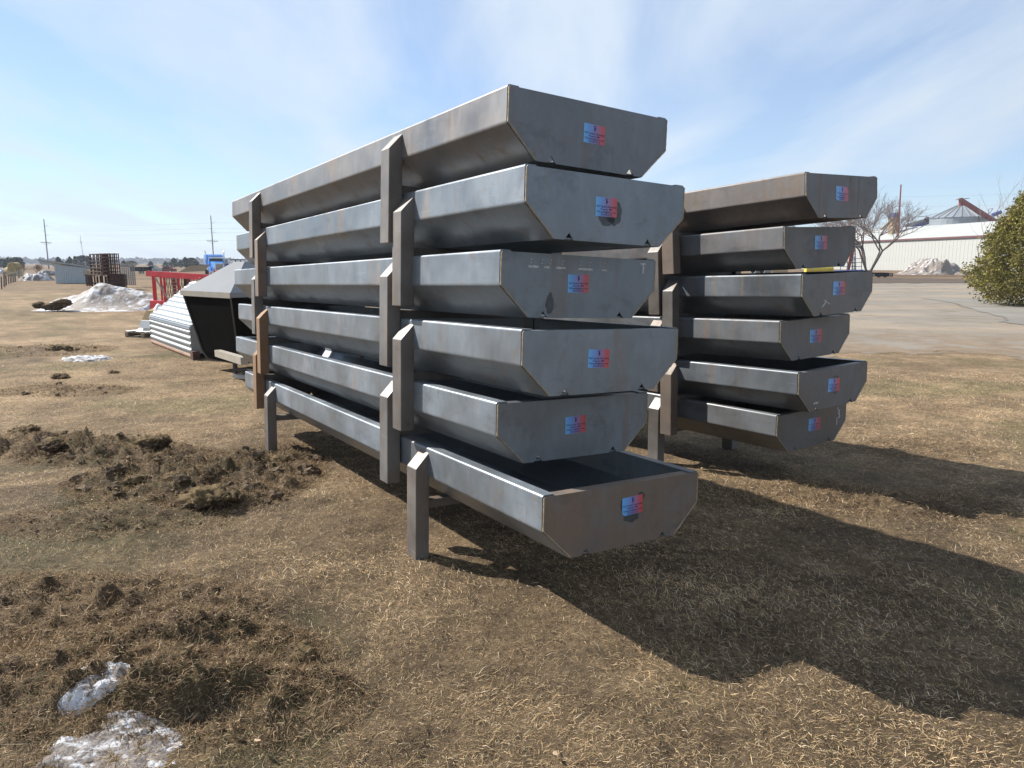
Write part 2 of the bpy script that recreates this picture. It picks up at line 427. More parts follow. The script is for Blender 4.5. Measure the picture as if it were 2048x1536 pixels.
def tint_mat(name, rough=0.9, trans=0.0, gain=1.0, bump=None, noise=None):
    m, n, l, b = new_mat(name)
    a = n.new('ShaderNodeVertexColor'); a.layer_name = 'tint'
    src = a.outputs['Color']
    t = n.new('ShaderNodeTexCoord')
    if noise:
        for sc_, lo, hi in noise:
            no = n.new('ShaderNodeTexNoise'); no.inputs['Scale'].default_value = sc_; no.inputs['Detail'].default_value = 6; no.inputs['Roughness'].default_value = 0.65
            l.new(t.outputs['Object'], no.inputs['Vector'])
            mr = n.new('ShaderNodeMapRange'); mr.inputs[1].default_value = 0.3; mr.inputs[2].default_value = 0.7; mr.inputs[3].default_value = lo; mr.inputs[4].default_value = hi
            l.new(no.outputs['Fac'], mr.inputs[0])
            v = n.new('ShaderNodeVectorMath'); v.operation = 'SCALE'; l.new(src, v.inputs[0]); l.new(mr.outputs[0], v.inputs['Scale'])
            src = v.outputs[0]
    l.new(src, b.inputs['Base Color'])
    b.inputs['Roughness'].default_value = rough
    b.inputs['Specular IOR Level'].default_value = 0.2
    if bump:
        prev = None
        for sc_, st, dist in bump:
            no = n.new('ShaderNodeTexNoise'); no.inputs['Scale'].default_value = sc_; no.inputs['Detail'].default_value = 8; no.inputs['Roughness'].default_value = 0.7
            l.new(t.outputs['Object'], no.inputs['Vector'])
            bp = n.new('ShaderNodeBump'); bp.inputs['Strength'].default_value = st; bp.inputs['Distance'].default_value = dist
            l.new(no.outputs['Fac'], bp.inputs['Height'])
            if prev: l.new(prev.outputs[0], bp.inputs['Normal'])
            prev = bp
        l.new(prev.outputs[0], b.inputs['Normal'])
    if trans:
        b.inputs['Subsurface Weight'].default_value = 0.0
        tr = n.new('ShaderNodeBsdfTranslucent'); l.new(src, tr.inputs['Color'])
        mx = n.new('ShaderNodeMixShader'); mx.inputs[0].default_value = trans
        l.new(b.outputs[0], mx.inputs[1]); l.new(tr.outputs[0], mx.inputs[2])
        l.new(mx.outputs[0], n['Material Output'].inputs['Surface'])
    return m
M['ground'] = tint_mat('ground_soil', 0.95, bump=[(9, 0.7, 0.06), (45, 0.8, 0.02)], noise=[(0.12, 0.82, 1.15), (1.7, 0.68, 1.25), (9, .75, 1.2), (26, 0.55, 1.4)])
M['grass'] = tint_mat('dead_grass_blade', 0.75, trans=0.25)
M['foliage'] = tint_mat('evergreen_leaf', 0.7, trans=0.2)
M['snow'] = tint_mat('dirty_snow', 0.7, bump=[(6, 0.6, 0.05), (30, 0.6, 0.015)], noise=[(14, 0.8, 1.1)])
M['clod'] = tint_mat('sod_soil', 0.95, bump=[(30, 0.9, 0.02), (110, 0.8, 0.008)], noise=[(25, 0.6, 1.3)])
M['gravel'] = tint_mat('gravel_surface', 0.9, bump=[(12, 0.5, 0.02), (60, 0.5, 0.01)], noise=[(0.5, 0.88, 1.1), (30, 0.8, 1.15)])

# ------------------------------------------------------------------ ground
# (photo px, py, radius across m, radius along m, soil 0-1, relief m)
ZONES = [(400, 945, .80, .66, 1.0, .125), (250, 895, .8, .3, .9, .10), (90, 878, 1.0, .35, .9, .11), (430, 995, .38, .28, 1.0, .10),
         (130, 765, .8, .35, .7, .06), (75, 690, 1.2, .8, .55, .05), (520, 910, .5, .35, .8, .05),
         (120, 1235, .8, .32, .85, .06), (330, 1330, .55, .28, 1.0, .07), (90, 1420, .55, .28, .9, .08),
         (430, 1430, .45, .24, .9, .07), (600, 1395, .18, .12, .8, .05), (560, 1300, .16, .10, .9, .04),
         (1640, 985, .5, .25, .6, .03), (1830, 1010, .6, .3, .5, .03), (1850, 880, .5, .35, .5, .02), (230, 1040, .6, .3, .5, .04), (560, 880, .3, .2, .7, .04), (690, 745, .5, .3, .4, .02)]
_zw = []
for px, py, rx, ry, so, am in ZONES:
    p = G(px, py, -0.03); _zw.append((p.x, p.y, rx, ry, so, am))

def soil_mask(x, y):
    s = np.zeros_like(x); a = np.zeros_like(x)
    w = (fbm(x*2.3, y*2.3, 3, 5) - 0.5) * 0.9
    for cx, cy, rx, ry, so, am in _zw:
        d = np.sqrt(((x-cx)/rx)**2 + ((y-cy)/ry)**2) + w
        k = smooth01(1.35 - d)
        s = np.maximum(s, k*so); a = np.maximum(a, k*am)
    return s, a

def ground_h(x, y):
    x = np.asarray(x, float); y = np.asarray(y, float)
    h = ZF * smooth01((y - 3.0) / 5.0)
    far = np.sqrt(x*x + y*y)
    near = smooth01((14 - far) / 6)
    h = h + near * ((fbm(x*0.7, y*0.7, 3, 1) - 0.5) * 0.06 + (fbm(x*4.5, y*4.5, 4, 2) - 0.5) * 0.045)
    s, a = soil_mask(x, y)
    rid = np.abs(fbm(x*5.5+3, y*5.5, 5, 9, 0.6) - 0.5) * 2
    lum = fbm(x*8, y*8, 4, 23, 0.6)
    h = h + a * (1.4 * (1 - rid)**2 * lum * 2.0 + 0.8*(fbm(x*3.1, y*3.1, 3, 27, .6) - .5) - 0.3)
    # heap left by the plough, near bottom left
    h = h + 0.10 * np.exp(-(((x + 1.55) / 0.75)**2 + ((y - 2.25) / 0.45)**2))
    return h

def build_ground():
    rr = [1.0]
    while rr[-1] < 16: rr.append(rr[-1] * 1.0072)
    while rr[-1] < 6000: rr.append(rr[-1] * 1.035)
    rr = np.array([0.25, 0.6] + rr)
    th = np.concatenate([np.radians(np.arange(38, 142, 0.33)), np.radians(np.arange(142, 398, 6.4))])
    Rr, Th = np.meshgrid(rr, th, indexing='ij')
    x = Rr*np.cos(Th); y = Rr*np.sin(Th)
    z = ground_h(x, y)
    nr, nt = Rr.shape
    V = np.stack([x.ravel(), y.ravel(), z.ravel()], 1)
    V = np.vstack([V, [[0, 0, ground_h(np.array([0.0]), np.array([0.0]))[0]]]])
    i, j = np.meshgrid(np.arange(nr-1), np.arange(nt), indexing='ij')
    j2 = (j+1) % nt
    F = np.stack([i*nt+j, (i+1)*nt+j, (i+1)*nt+j2, i*nt+j2], -1).reshape(-1, 4)
    # albedo: dead turf, bare soil, greener hints
    xs, ys = V[:, 0], V[:, 1]
    s, a = soil_mask(xs, ys)
    d = np.sqrt(xs**2 + ys**2)
    k = fbm(xs*0.9, ys*0.9, 4, 31)[:, None]
    turf = np.array([.268, .187, .108]) * (0.62 + 0.76*k) * (0.72 + .56*fbm(xs*3.6, ys*3.6, 3, 33)[:, None])
    green = smooth01((fbm(xs*0.8+9, ys*0.8, 4, 41) - .52) * 6)[:, None] * 0.35
    turf = turf*(1-green) + green*np.array([.115, .118, .045])
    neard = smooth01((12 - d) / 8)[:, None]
    turf = turf*(1 - 0.45*neard)               # thatch colour darkened near the camera to give dark gaps between blades
    soil = np.array([.135, .092, .060]) * (0.7 + 0.6*fbm(xs*6, ys*6, 3, 51)[:, None])
    fl = smooth01((fbm(xs*5, ys*5, 4, 61) - .42) * 4)
    c = turf*(1 - (s*fl)[:, None]) + soil*(s*fl)[:, None]
    # far fields paler and straw coloured
    fd = smooth01((d - 30) / 60)[:, None]
    c = c*(1-fd) + fd*np.array([.185, .122, .068])*(0.7 + .6*fbm(xs*.03, ys*.06, 4, 71)[:, None])
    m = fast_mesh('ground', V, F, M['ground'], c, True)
    # close the centre
    o = link(bpy.data.objects.new('ground', m)); o['kind'] = 'structure'
    return o
build_ground()

def sheet(name, outline, z, mat, colf, step=1.0, wob=0.0, lift=0.0):
    """flat area cut from a fine grid: outline polygon in world xy"""
    P = np.array(outline); x0, y0 = P.min(0); x1, y1 = P.max(0)
    xs = np.arange(x0, x1+step, step); ys = np.arange(y0, y1+step, step)
    X, Y = np.meshgrid(xs, ys, indexing='ij')
    cx = (X[:-1, :-1] + X[1:, 1:])/2; cy = (Y[:-1, :-1] + Y[1:, 1:])/2
    cxw = cx + (fbm(cx*.7, cy*.7, 5, 3, .65)-.5)*wob; cyw = cy + (fbm(cx*.7+9, cy*.7, 5, 4, .65)-.5)*wob
    ins = np.zeros(cx.shape, bool)
    n = len(P); j = n-1
    for i in range(n):
        xi, yi = P[i]; xj, yj = P[j]
        c = ((yi > cyw) != (yj > cyw)) & (cxw < (xj-xi)*(cyw-yi)/(yj-yi+1e-12)+xi)
        ins ^= c; j = i
    ii, jj = np.nonzero(ins); ny = len(ys)
    F = np.stack([ii*ny+jj, (ii+1)*ny+jj, (ii+1)*ny+jj+1, ii*ny+jj+1], 1)
    used, inv = np.unique(F, return_inverse=True)
    V = np.stack([X.ravel(), Y.ravel(), np.full(X.size, z)], 1)[used]
    if lift: V[:, 2] = ground_h(V[:, 0], V[:, 1]) + lift
    m = fast_mesh(name, V, inv.reshape(F.shape), mat, colf(V[:, 0], V[:, 1]), True)
    o = link(bpy.data.objects.new(name, m)); o['kind'] = 'structure'
    return o

def gravel_col(x, y):
    k = fbm(x*.12, y*.35, 4, 5)[:, None]; e = fbm(x*1.2, y*2.0, 4, 15)[:, None]
    a = np.array([.29, .238, .178]); b = np.array([.24, .21, .17]); c_ = np.array([.17, .13, .085])
    t = smooth01((k-.42)*7); u = smooth01((e-.62)*6)*.6
    c = a*(1-t)+b*t
    c = c*(1-u)+c_*u
    m_ = (smooth01((21 - y + 9*(fbm(x*.5, y*.5, 4, 19)-.5))/7)*smooth01((fbm(x*2.1, y*2.1, 4, 29)-.30)*4))[:, None]*.85
    return c*(1-m_) + np.array([.215, .155, .10])*(.75+.5*fbm(x*4, y*4, 3, 39)[:, None])*m_
q = [G(1500, 728), G(1800, 702), G(2080, 712), G(2700, 740), G(2900, 600), G(2300, 575), G(1960, 566), G(1745, 567), G(1300, 566), G(900, 620)]
sheet('gravel_yard', [(p.x, p.y) for p in q], ZF+.012, M['gravel'], gravel_col, 0.14, 4.2, 0.005)
def road_col(x, y): return np.array([.225, .208, .178])*(0.8+.4*fbm(x*.5, y*.8, 4, 8))[:, None]
q = [G(2040, 650), G(1900, 606), G(1850, 598), G(1960, 597), G(2060, 612), G(2300, 640), G(2400, 668)]
sheet('asphalt_apron', [(p.x, p.y) for p in q], ZF+.02, M['gravel'], road_col, 0.15, 1.0, 0.02)
def strip_col(x, y): return np.array([.10, .075, .055])*(0.7+.6*fbm(x*.4, y*.5, 4, 8))[:, None]
q = [G(1640, 567), G(1960, 566), G(2300, 573), G(2300, 564), G(1950, 559), G(1860, 557), G(1640, 556)]
sheet('dirt_strip', [(p.x, p.y) for p in q], ZF+.02, M['gravel'], strip_col, 0.5, 4.0, 0.02)

# ------------------------------------------------------------------ feed troughs
W, HS, D, WB, L = 0.90, 0.1477, 0.2863, 0.610, 5.343
UN, UF, LT, LW, LZ, PK, TZ = 1.062, 4.156, 0.0794, 0.1136, 0.605, 0.0184, 0.1053
YS = (W - WB) / 2

def thicken(poly, t):
    """offset an open 2-D polyline to its right by t; returns closed polygon"""
    n = len(poly); off = []
    for i in range(n):
        a = Vector(poly[max(i-1, 0)]); b = Vector(poly[min(i+1, n-1)])
        d = (b-a).normalized(); off.append((poly[i][0] - d.y*t*-1, poly[i][1] + d.x*t*-1))
    return list(poly) + off[::-1]

def side_profile():
    p = [(.052, 0), (.007, 0), (.0025, -.0015), (.0006, -.004), (0, -.006), (0, -HS+.006), (.0008, -HS+.001), (.0026, -HS-.0025), (.0062, -HS-.006), (YS, -D)]
    return p
def trough_meshes():
    ms = {}
    for side in (0, 1):
        p = side_profile()
        if side: p = [(W-y, z) for y, z in p][::-1]
        poly = thicken(p, .005)
        mb = MB(); mb.prism([(-y, z) for y, z in poly], 'x', .004, L-.004)
        m = mb.mesh('side_panel'); m.materials.append(M['steel']); ms['side%d' % side] = m
    mb = MB(); mb.box(.004, L-.004, -(W-YS-.002), -YS-.002, -D, -D+.006)
    ms['bottom'] = mb.mesh('bottom_panel'); ms['bottom'].materials.append(M['steel'])
    # end plate with two drain notches along its lower edge
    pl = [(.004, -.002), (0, -.010), (-.001, -HS), (YS-.003, -D-.002)]
    for c in (.2265, .68): pl += [(c-.025, -D-.003), (c, -.2585), (c+.025, -D-.003)]
    pl += [(W-YS+.003, -D-.002), (W+.001, -HS), (W, -.010), (W-.004, -.002)]
    for k, (a, b) in enumerate(((-.004, .003), (L-.003, L+.004))):
        mb = MB(); mb.prism([(-y, z) for y, z in pl], 'x', a, b)
        x0, x1 = ((.001, .052) if k == 0 else (L-.052, L-.001))
        mb.box(x0, x1, -(W-.05), -.05, -.0075, -.0022)
        m = mb.mesh('end_plate'); m.materials.append(M['steel']); ms['end%d' % k] = m
    for k, x in enumerate((-.003, L+.003)):
        for s in (0, 1):
            f = (lambda y: -y) if not s else (lambda y: -(W-y))
            pts = [(x, f(0), -.006), (x, f(-.0005), -HS), (x, f(YS), -D)]
            mb = MB()
            nseg = 26
            for (a, b, ns) in ((pts[0], pts[1], 14), (pts[1], pts[2], 18)):
                a, b = Vector(a), Vector(b)
                for i in range(ns):
                    r_ = .0028 + .0018*random.random()
                    mb.tube(a.lerp(b, i/ns), a.lerp(b, (i+1)/ns), r_, r_, 5, False)
            m = mb.mesh('weld_bead'); m.materials.append(M['weld']); ms['weld%d%d' % (k, s)] = m
    for k, u in enumerate((UN, UF)):
        for s in (0, 1):
            pr = [(-LT, -LZ), (0, -LZ), (0, -PK), (-LT, -TZ)]
            if s: pr = [(W - y, z) for y, z in pr]
            else: pr = pr
            off = -.0012 if not s else .0012
            mb = MB(); mb.prism([(-(y+off), z) for y, z in pr], 'x', u, u+LW)
            bm = bmesh.new(); me = mb.mesh('leg'); bm.from_mesh(me)
            bmesh.ops.bevel(bm, geom=[e for e in bm.edges], offset=.004, segments=2, affect='EDGES', profile=.6)
            bm.to_mesh(me); bm.free(); me.materials.append(M['tube_steel']); ms['leg%d%d' % (k, s)] = me
        for s in (0, 1):
            yy = .0015 if not s else -(W+.0015)
            mb = MB()
            for ux in (u-.001, u+LW+.001):
                for i in range(9): mb.tube((ux, yy, -PK-.012 - (HS-PK-.02)*i/9), (ux, yy, -PK-.012 - (HS-PK-.02)*(i+1)/9), .003+.0015*random.random(), .003+.0015*random.random(), 5, False)
            for i in range(8): mb.tube((u+LW*i/8, yy, -HS+.004), (u+LW*(i+1)/8, yy, -HS+.004), .003, .0036, 5, False)
            m = mb.mesh('weld_bead'); m.materials.append(M['weld']); ms['lw%d%d' % (k, s)] = m
        mb = MB(); mb.box(u+.028, u+LW-.028, -W+.001, -.001, -D-.049, -D-.0035)
        m = mb.mesh('cross_tube'); m.materials.append(M['tube_steel']); ms['cross%d' % k] = m
    return ms
TM = trough_meshes()

def emblem_mesh():
    mb = MB()
    for (x0, x1, z0, z1) in ((-.009, .008, .030, .0325), (-.0015, .0015, .006, .030)):
        mb.box(-.0058, -.0054, x0, x1, z0, z1)
    mb.prism([(-.008, .016), (-.003, .027), (.004, .024), (.001, .019), (.005, .0145), (-.006, .014)], 'x', -.0060, -.0054)
    m = mb.mesh('emblem'); m.materials.append(M['ink']); return m
EMB = emblem_mesh()
TXT = []
for txt, size in (('TNT Quality Fabricating', .0118), ('Freeport, MN', .0118), ('TNTquality@yahoo.com', .0112), ('320-555-0172', .0116)):
    cu = bpy.data.curves.new('lettering', 'FONT'); cu.body = txt; cu.size = size
    cu.align_x = 'CENTER'; cu.align_y = 'CENTER'; cu.resolution_u = 2; cu.offset = .00018
    to = bpy.data.objects.new('lettering', cu); col.objects.link(to)
    bpy.context.view_layer.update()
    tm = bpy.data.meshes.new_from_object(to.evaluated_get(bpy.context.evaluated_depsgraph_get())); tm.name = 'lettering'
    tm.materials.clear(); tm.materials.append(M['ink'])
    bpy.data.objects.remove(to); bpy.data.curves.remove(cu); TXT.append(tm)

def sticker(parent, q, z, w, h, ang, curl):
    pts = [(-w/2, h/2), (w/2, h/2), (w/2, -h/2), (-w/2, -h/2)]
    if curl & 1: pts = pts[:1] + [(w/2-.018, h/2), (w/2, h/2-.016)] + pts[2:]
    if curl & 2: pts = pts[:-1] + [(-w/2+.012, -h/2), (-w/2, -h/2+.012)]
    mb = MB()
    mb.prism([(-p[0], p[1]) for p in pts], 'x', -.0052, -.0042)
    e = mb.build('sticker', M['sticker'], parent)
    e.location = (0, -q, z); e.rotation_euler = (R(-ang), 0, 0)
    em = bpy.data.objects.new('emblem', EMB); link(em, e); s = h/.084
    em.scale = (1, s, s); em.location = (0, 0, .004*s)
    for k, tm in enumerate(TXT):
        t = bpy.data.objects.new('lettering', tm); link(t, e); t.scale = (s, s, s); t['kind'] = 'stuff'
        t.rotation_euler = (R(90), 0, R(-90)); t.location = (-.0056, 0, (.001 - .0118*k)*s)
    return e

def stain(parent, q, z, rx, rz, seed, skew=0):
    rs = random.Random(seed); n = 22; pts = []
    for i in range(n):
        t = 2*math.pi*i/n; k = 0.82 + .3*rs.random()
        pts.append((-(q + rx*k*math.cos(t) + skew*math.sin(t)), z + rz*k*math.sin(t)))
    mb = MB(); mb.prism(pts, 'x', -.0045, -.0038)
    return mb.build('adhesive_stain', M['glue'], parent)

def chalk(parent, strokes, w=.006):
    for (q0, z0, q1, z1) in strokes:
        MB().bar((-.0045, -q0, z0), (-.0045, -q1, z1), w, .0012, up=(1, 0, 0)).build('chalk_mark', M['chalk'], parent)

POSE = {
 'L': [((-.0129, 3.1547, 2.3129), (2.951, 1.165, 122.567)), ((.0587, 3.0454, 1.9797), (2.486, 1.265, 122.643)),
       ((-.0462, 3.1645, 1.6373), (2.586, 1.394, 122.471)), ((.0441, 3.0118, 1.3058), (2.204, 1.552, 122.616)),
       ((-.0644, 3.1587, .9652), (2.394, 1.721, 122.57)), ((.1312, 2.8546, .6325), (2.288, 1.662, 122.638))],
 'R': [((1.9063, 4.8428, 2.1632), (-2.014, 3.133, 126.275)), ((1.8414, 4.9887, 1.8250), (-1.666, 2.54, 126.212)), ((1.9436, 4.8830, 1.5061), (-1.15, 1.837, 125.956)), ((1.8654, 5.0157, 1.1809), (-0.984, 2.033, 126.297)), ((1.9604, 4.8749, 0.8384), (-0.658, 1.586, 126.317)), ((1.9010, 5.0563, 0.5008), (-0.277, 0.847, 125.641))]}
ORD = ['topmost', 'second from top', 'third from top', 'third from bottom', 'second from bottom', 'bottom']
DESC = {
 'L': ['brownish steel feed trough with tan streaked side, topmost of the large near stack',
       'blue-grey steel feed trough with dark blot beside its sticker, second from top of near stack',
       'steel feed trough with white chalk dashes along its end plate top, near stack',
       'blue-grey steel feed trough with rusty far leg, fourth down in the near stack',
       'steel feed trough with dark smear left of its sticker, fifth down in near stack',
       'open steel feed trough with brown rusty end plate, standing on the grass under near stack'],
 'R': ['rusty brown steel feed trough, topmost of the smaller stack behind',
       'steel feed trough second from top of the rear stack, dark seam down its side',
       'steel feed trough third from top of the rear stack, pale scribble on its end plate',
       'steel feed trough fourth from top of the rear stack, rusty left corner edge',
       'steel feed trough fifth down in the rear stack, open with its far rim showing',
       'lowest steel feed trough of the rear stack, standing on the grass on its legs']}
# brownness / brightness of side panels, of end plate; leg brownness near, far
LOOK = {'L': [(.40, 1.0, .22, .92), (.02, 1.12, .0, 1.15), (.04, 1.15, .0, 1.06), (.06, 1.12, .03, 1.2), (.03, 1.2, .04, 1.03), (.05, 1.28, .95, .92)],
        'R': [(.80, .92, .45, .75), (.40, .88, .50, .72), (.12, .95, .32, .78), (.25, .9, .40, .78), (.12, .92, .40, .78), (.25, .9, .35, .78)]}
LEGS = {'L': [(.12, .25), (.10, .35), (.03, .02), (.16, .95), (.04, 1.0), (.14, .12)], 'R': [(.45, .4), (.2, .2), (.1, .2), (.3, .3), (.35, .3), (.1, .1)]}
STK = {'L': [(.459, -.134, -.7), (.426, -.135, .5), (.421, -.13, 1.0), (.412, -.132, -1.5), (.439, -.13, 1.8), (.488, -.105, 2.8)],
       'R': [(.435, -.127, -2), (.446, -.111, -.9), (.453, -.108, -.4), (.442, -.133, -.6), (.448, -.129, -2.1), (.471, -.123, -1.8)]}
CURL = {'L': [0, 0, 0, 0, 0, 2], 'R': [3, 0, 1, 0, 0, 2]}
for S in 'LR':
    for i in range(6):
        loc, rot = POSE[S][i]
        t = empty('feed_trough', loc)
        t.rotation_euler = [R(a) for a in rot]
        tag(t, DESC[S][i], 'feed trough', 'steel feed troughs in the near stack' if S == 'L' else 'steel feed troughs in the rear stack')
        sb, sg, eb, eg = LOOK[S][i]; lnb, lfb = LEGS[S][i]
        def part(key, name, c):
            o = bpy.data.objects.new(name, TM[key]); o.color = (*c, 0, 1); return link(o, t)
        part('side0', 'side_panel', (sb, sg)); part('side1', 'side_panel', (sb, sg))
        part('bottom', 'bottom_panel', (sb, sg))
        part('end0', 'end_plate', (eb, eg)); part('end1', 'end_plate', (eb, eg))
        for k in (0, 1):
            for s in (0, 1):
                part('weld%d%d' % (k, s), 'weld_bead', (1, 1))
                lg = part('leg%d%d' % (k, s), 'leg', ((lnb, lfb)[k], 1.0 if S == 'L' else .9))
                link(bpy.data.objects.new('weld_bead', TM['lw%d%d' % (k, s)]), lg)
                if (lnb, lfb)[k] > .9 and s == 0: lg['label'] = 'rusty orange-brown leg'
            part('cross%d' % k, 'cross_tube', (.2, .8))
        q, z, a = STK[S][i]
        w, h = (.121, .083) if S == 'L' else (.152, .095)
        sticker(t, q, z, w, h, a, CURL[S][i])
        if S == 'L':
            if i == 1: stain(t, q+.045, z-.02, .05, .055, 3); stain(t, q+.005, z-.05, .05, .03, 4)
            if i == 5: stain(t, q+.05, z+.035, .022, .022, 6); stain(t, q-.005, z-.05, .05, .028, 7); stain(t, q-.062, z+.01, .010, .03, 8)
            pass
            if i == 2: stain(t, .262, -.225, .022, .05, 10)
        elif i == 4: stain(t, q+.02, z-.05 if i != 4 else z, .06 if i == 4 else .03, .03 if i != 4 else .07, 20+i)
        if (S, i) == ('L', 2):
            st_ = []
            for q0, kind in ((.14, 2), (.225, 8), (.29, 7), (.42, 2), (.475, 1), (.56, 1)):
                st_.append((q0, -.062, q0+(.055 if kind in (2, 7) else .028), -.062))
            chalk(t, st_, .0095)
            st_ = []
            for q0 in (.155, .215, .262, .328, .43, .485, .575):
                st_ += [(q0, -.03, q0+.004, -.03), (q0-.004, -.045, q0, -.045)]
            chalk(t, st_, .0062)
            chalk(t, [(.80, -.022, .835, -.022), (.815, -.025, .825, -.045), (.822, -.04, .818, -.07)], .009)
        if (S, i) == ('R', 2): chalk(t, [(.24, -.235, .30, -.185), (.26, -.18, .34, -.215), (.29, -.20, .26, -.225)], .005)
        if (S, i) == ('R', 4): chalk(t, [(.19, -.235, .25, -.233), (.20, -.245, .215, -.228), (.235, -.245, .24, -.228)], .008)
        if (S, i) == ('R', 5): chalk(t, [(.78, -.03, .80, -.09), (.81, -.05, .81, -.10), (.78, -.11, .78, -.17), (.80, -.12, .82, -.10)], .009)

# ------------------------------------------------------------------ dead grass: separate blades, thinning with distance
def grass():
    N0 = 600000
    d = 1.55 * (15/1.55) ** rng.random(N0)               # ~ 1/d density per unit area after the fan widening
    th = np.radians(90 + (rng.random(N0)-.5) * 98)
    x = d*np.cos(th); y = d*np.sin(th)
    s, a = soil_mask(x, y)
    clump = .5*fbm(x*2.2, y*2.2, 3, 81) + .5*fbm(x*7, y*7, 3, 83)
    keep = rng.random(N0) < (1 - .42*s) * np.clip(-.05 + 1.8*clump, .32, 1)
    # keep gravel clear
    keep &= ~((x > 6.0) & (y > 11.3))
    x, y, d, s = x[keep], y[keep], d[keep], s[keep]
    n = len(x)
    z = ground_h(x, y)
    wind = fbm(x*.6, y*.6, 2, 99) * 6.3
    ang = wind + rng.normal(0, 1.3, n)
    tilt = np.clip(rng.normal(1.22, .24, n), .35, 1.55)
    ln = rng.gamma(6, .0044, n) * (1 + .06*d) * (0.8 + .5*fbm(x*1.5, y*1.5, 2, 7))
    wd = (.0008 + .0011*rng.random(n)) * (0.75 + .16*d)
    dirx, diry = np.cos(ang), np.sin(ang)
    side = np.stack([-diry, dirx, np.zeros(n)], 1)
    tw = rng.normal(0, .5, n)
    side[:, 2] = np.sin(tw); 
    base = np.stack([x, y, z - .004], 1)
    hd = np.stack([dirx*np.sin(tilt), diry*np.sin(tilt), np.cos(tilt)], 1)
    t2 = np.clip(tilt + rng.normal(.35, .35, n), .2, 1.9)
    a2 = ang + rng.normal(0, .5, n)
    hd2 = np.stack([np.cos(a2)*np.sin(t2), np.sin(a2)*np.sin(t2), np.cos(t2)], 1)
    mid = base + hd*(ln*.5)[:, None]
    tip = mid + hd2*(ln*.5)[:, None]
    lowest = ground_h(tip[:, 0], tip[:, 1]) + .002
    tip[:, 2] = np.maximum(tip[:, 2], lowest)
    w1 = side*(wd*.5)[:, None]
    V = np.stack([base-w1, base+w1, mid+w1*.85, mid-w1*.85, tip], 1).reshape(-1, 3)
    k = np.arange(n)*5
    F = np.concatenate([np.stack([k, k+1, k+2], 1), np.stack([k, k+2, k+3], 1), np.stack([k+3, k+2, k+4], 1)])
    pal = np.array([[.68, .500, .290], [.57, .405, .22], [.39, .262, .142], [.76, .62, .43], [.22, .145, .085], [.25, .230, .09], [.47, .320, .170]])
    pr = np.array([.26, .24, .17, .10, .12, .05, .06])
    ci = rng.choice(len(pal), n, p=pr)
    c = pal[ci] * (0.75 + .5*rng.random((n, 1)))
    g = smooth01((fbm(x*.8+9, y*.8, 4, 41) - .52) * 6)
    gm = (rng.random(n) < g*.4)
    c[gm] = np.array([.16, .17, .065]) * (0.7 + .6*rng.random((gm.sum(), 1)))
    c *= (1 - .55*s)[:, None]
    c *= (0.60 + .80*fbm(x*1.1, y*1.1, 4, 55))[:, None] * (0.62 + .76*fbm(x*3.6, y*3.6, 3, 33))[:, None]
    # torn thatch: short tangled dark fibres over the ploughed-up places
    zx, zy, zs_ = [], [], []
    for cx, cy, rx, ry, so, am in _zw:
        dd = math.hypot(cx, cy); nn_ = int(min(22000, 38000*rx*ry*so*(4/dd)**1.2))
        a = rng.random(nn_)*6.283; q = np.sqrt(rng.random(nn_))*1.25
        zx.append(cx + rx*q*np.cos(a)); zy.append(cy + ry*q*np.sin(a)); zs_.append(np.full(nn_, .8 + .11*dd))
    x = np.concatenate(zx); y = np.concatenate(zy); kz = np.concatenate(zs_); n2 = len(x)
    z = ground_h(x, y) + .002 + .012*rng.random(n2)
    base = np.stack([x, y, z], 1); d1 = rng.normal(size=(n2, 3)); d1[:, 2] = np.abs(d1[:, 2])*.55 - .1; d1 /= np.linalg.norm(d1, axis=1)[:, None]
    d2 = d1 + rng.normal(0, .7, (n2, 3)); d2 /= np.linalg.norm(d2, axis=1)[:, None]
    l2 = rng.gamma(5, .006, n2)[:, None]*(.8+.2*kz[:, None]); sd = np.cross(d1, rng.normal(size=(n2, 3))); sd /= np.linalg.norm(sd, axis=1)[:, None]; sd *= (.0007 + .0009*rng.random((n2, 1)))*kz[:, None]
    md = base + d1*l2*.5; tp = md + d2*l2*.5
    V2 = np.stack([base-sd, base+sd, md+sd*.9, md-sd*.9, tp], 1).reshape(-1, 3)
    k2 = np.arange(n2)*5 + len(V)
    F2 = np.concatenate([np.stack([k2, k2+1, k2+2], 1), np.stack([k2, k2+2, k2+3], 1), np.stack([k2+3, k2+2, k2+4], 1)])
    p2 = np.array([[.40, .28, .165], [.29, .195, .11], [.17, .112, .066], [.52, .39, .25], [.21, .175, .085]])
    c2 = p2[rng.choice(5, n2, p=[.27, .30, .25, .10, .08])]*(0.6 + .7*rng.random((n2, 1)))
    V = np.concatenate([V, V2]); F = np.concatenate([F, F2]); c = np.concatenate([c, c2])
    m = fast_mesh('dead_grass', V, F, M['grass'], np.repeat(c, 5, axis=0))
    o = link(bpy.data.objects.new('dead_grass', m))
    tag(o, 'matted dead brown lawn grass all over the ground', 'grass', kind='stuff')
grass()

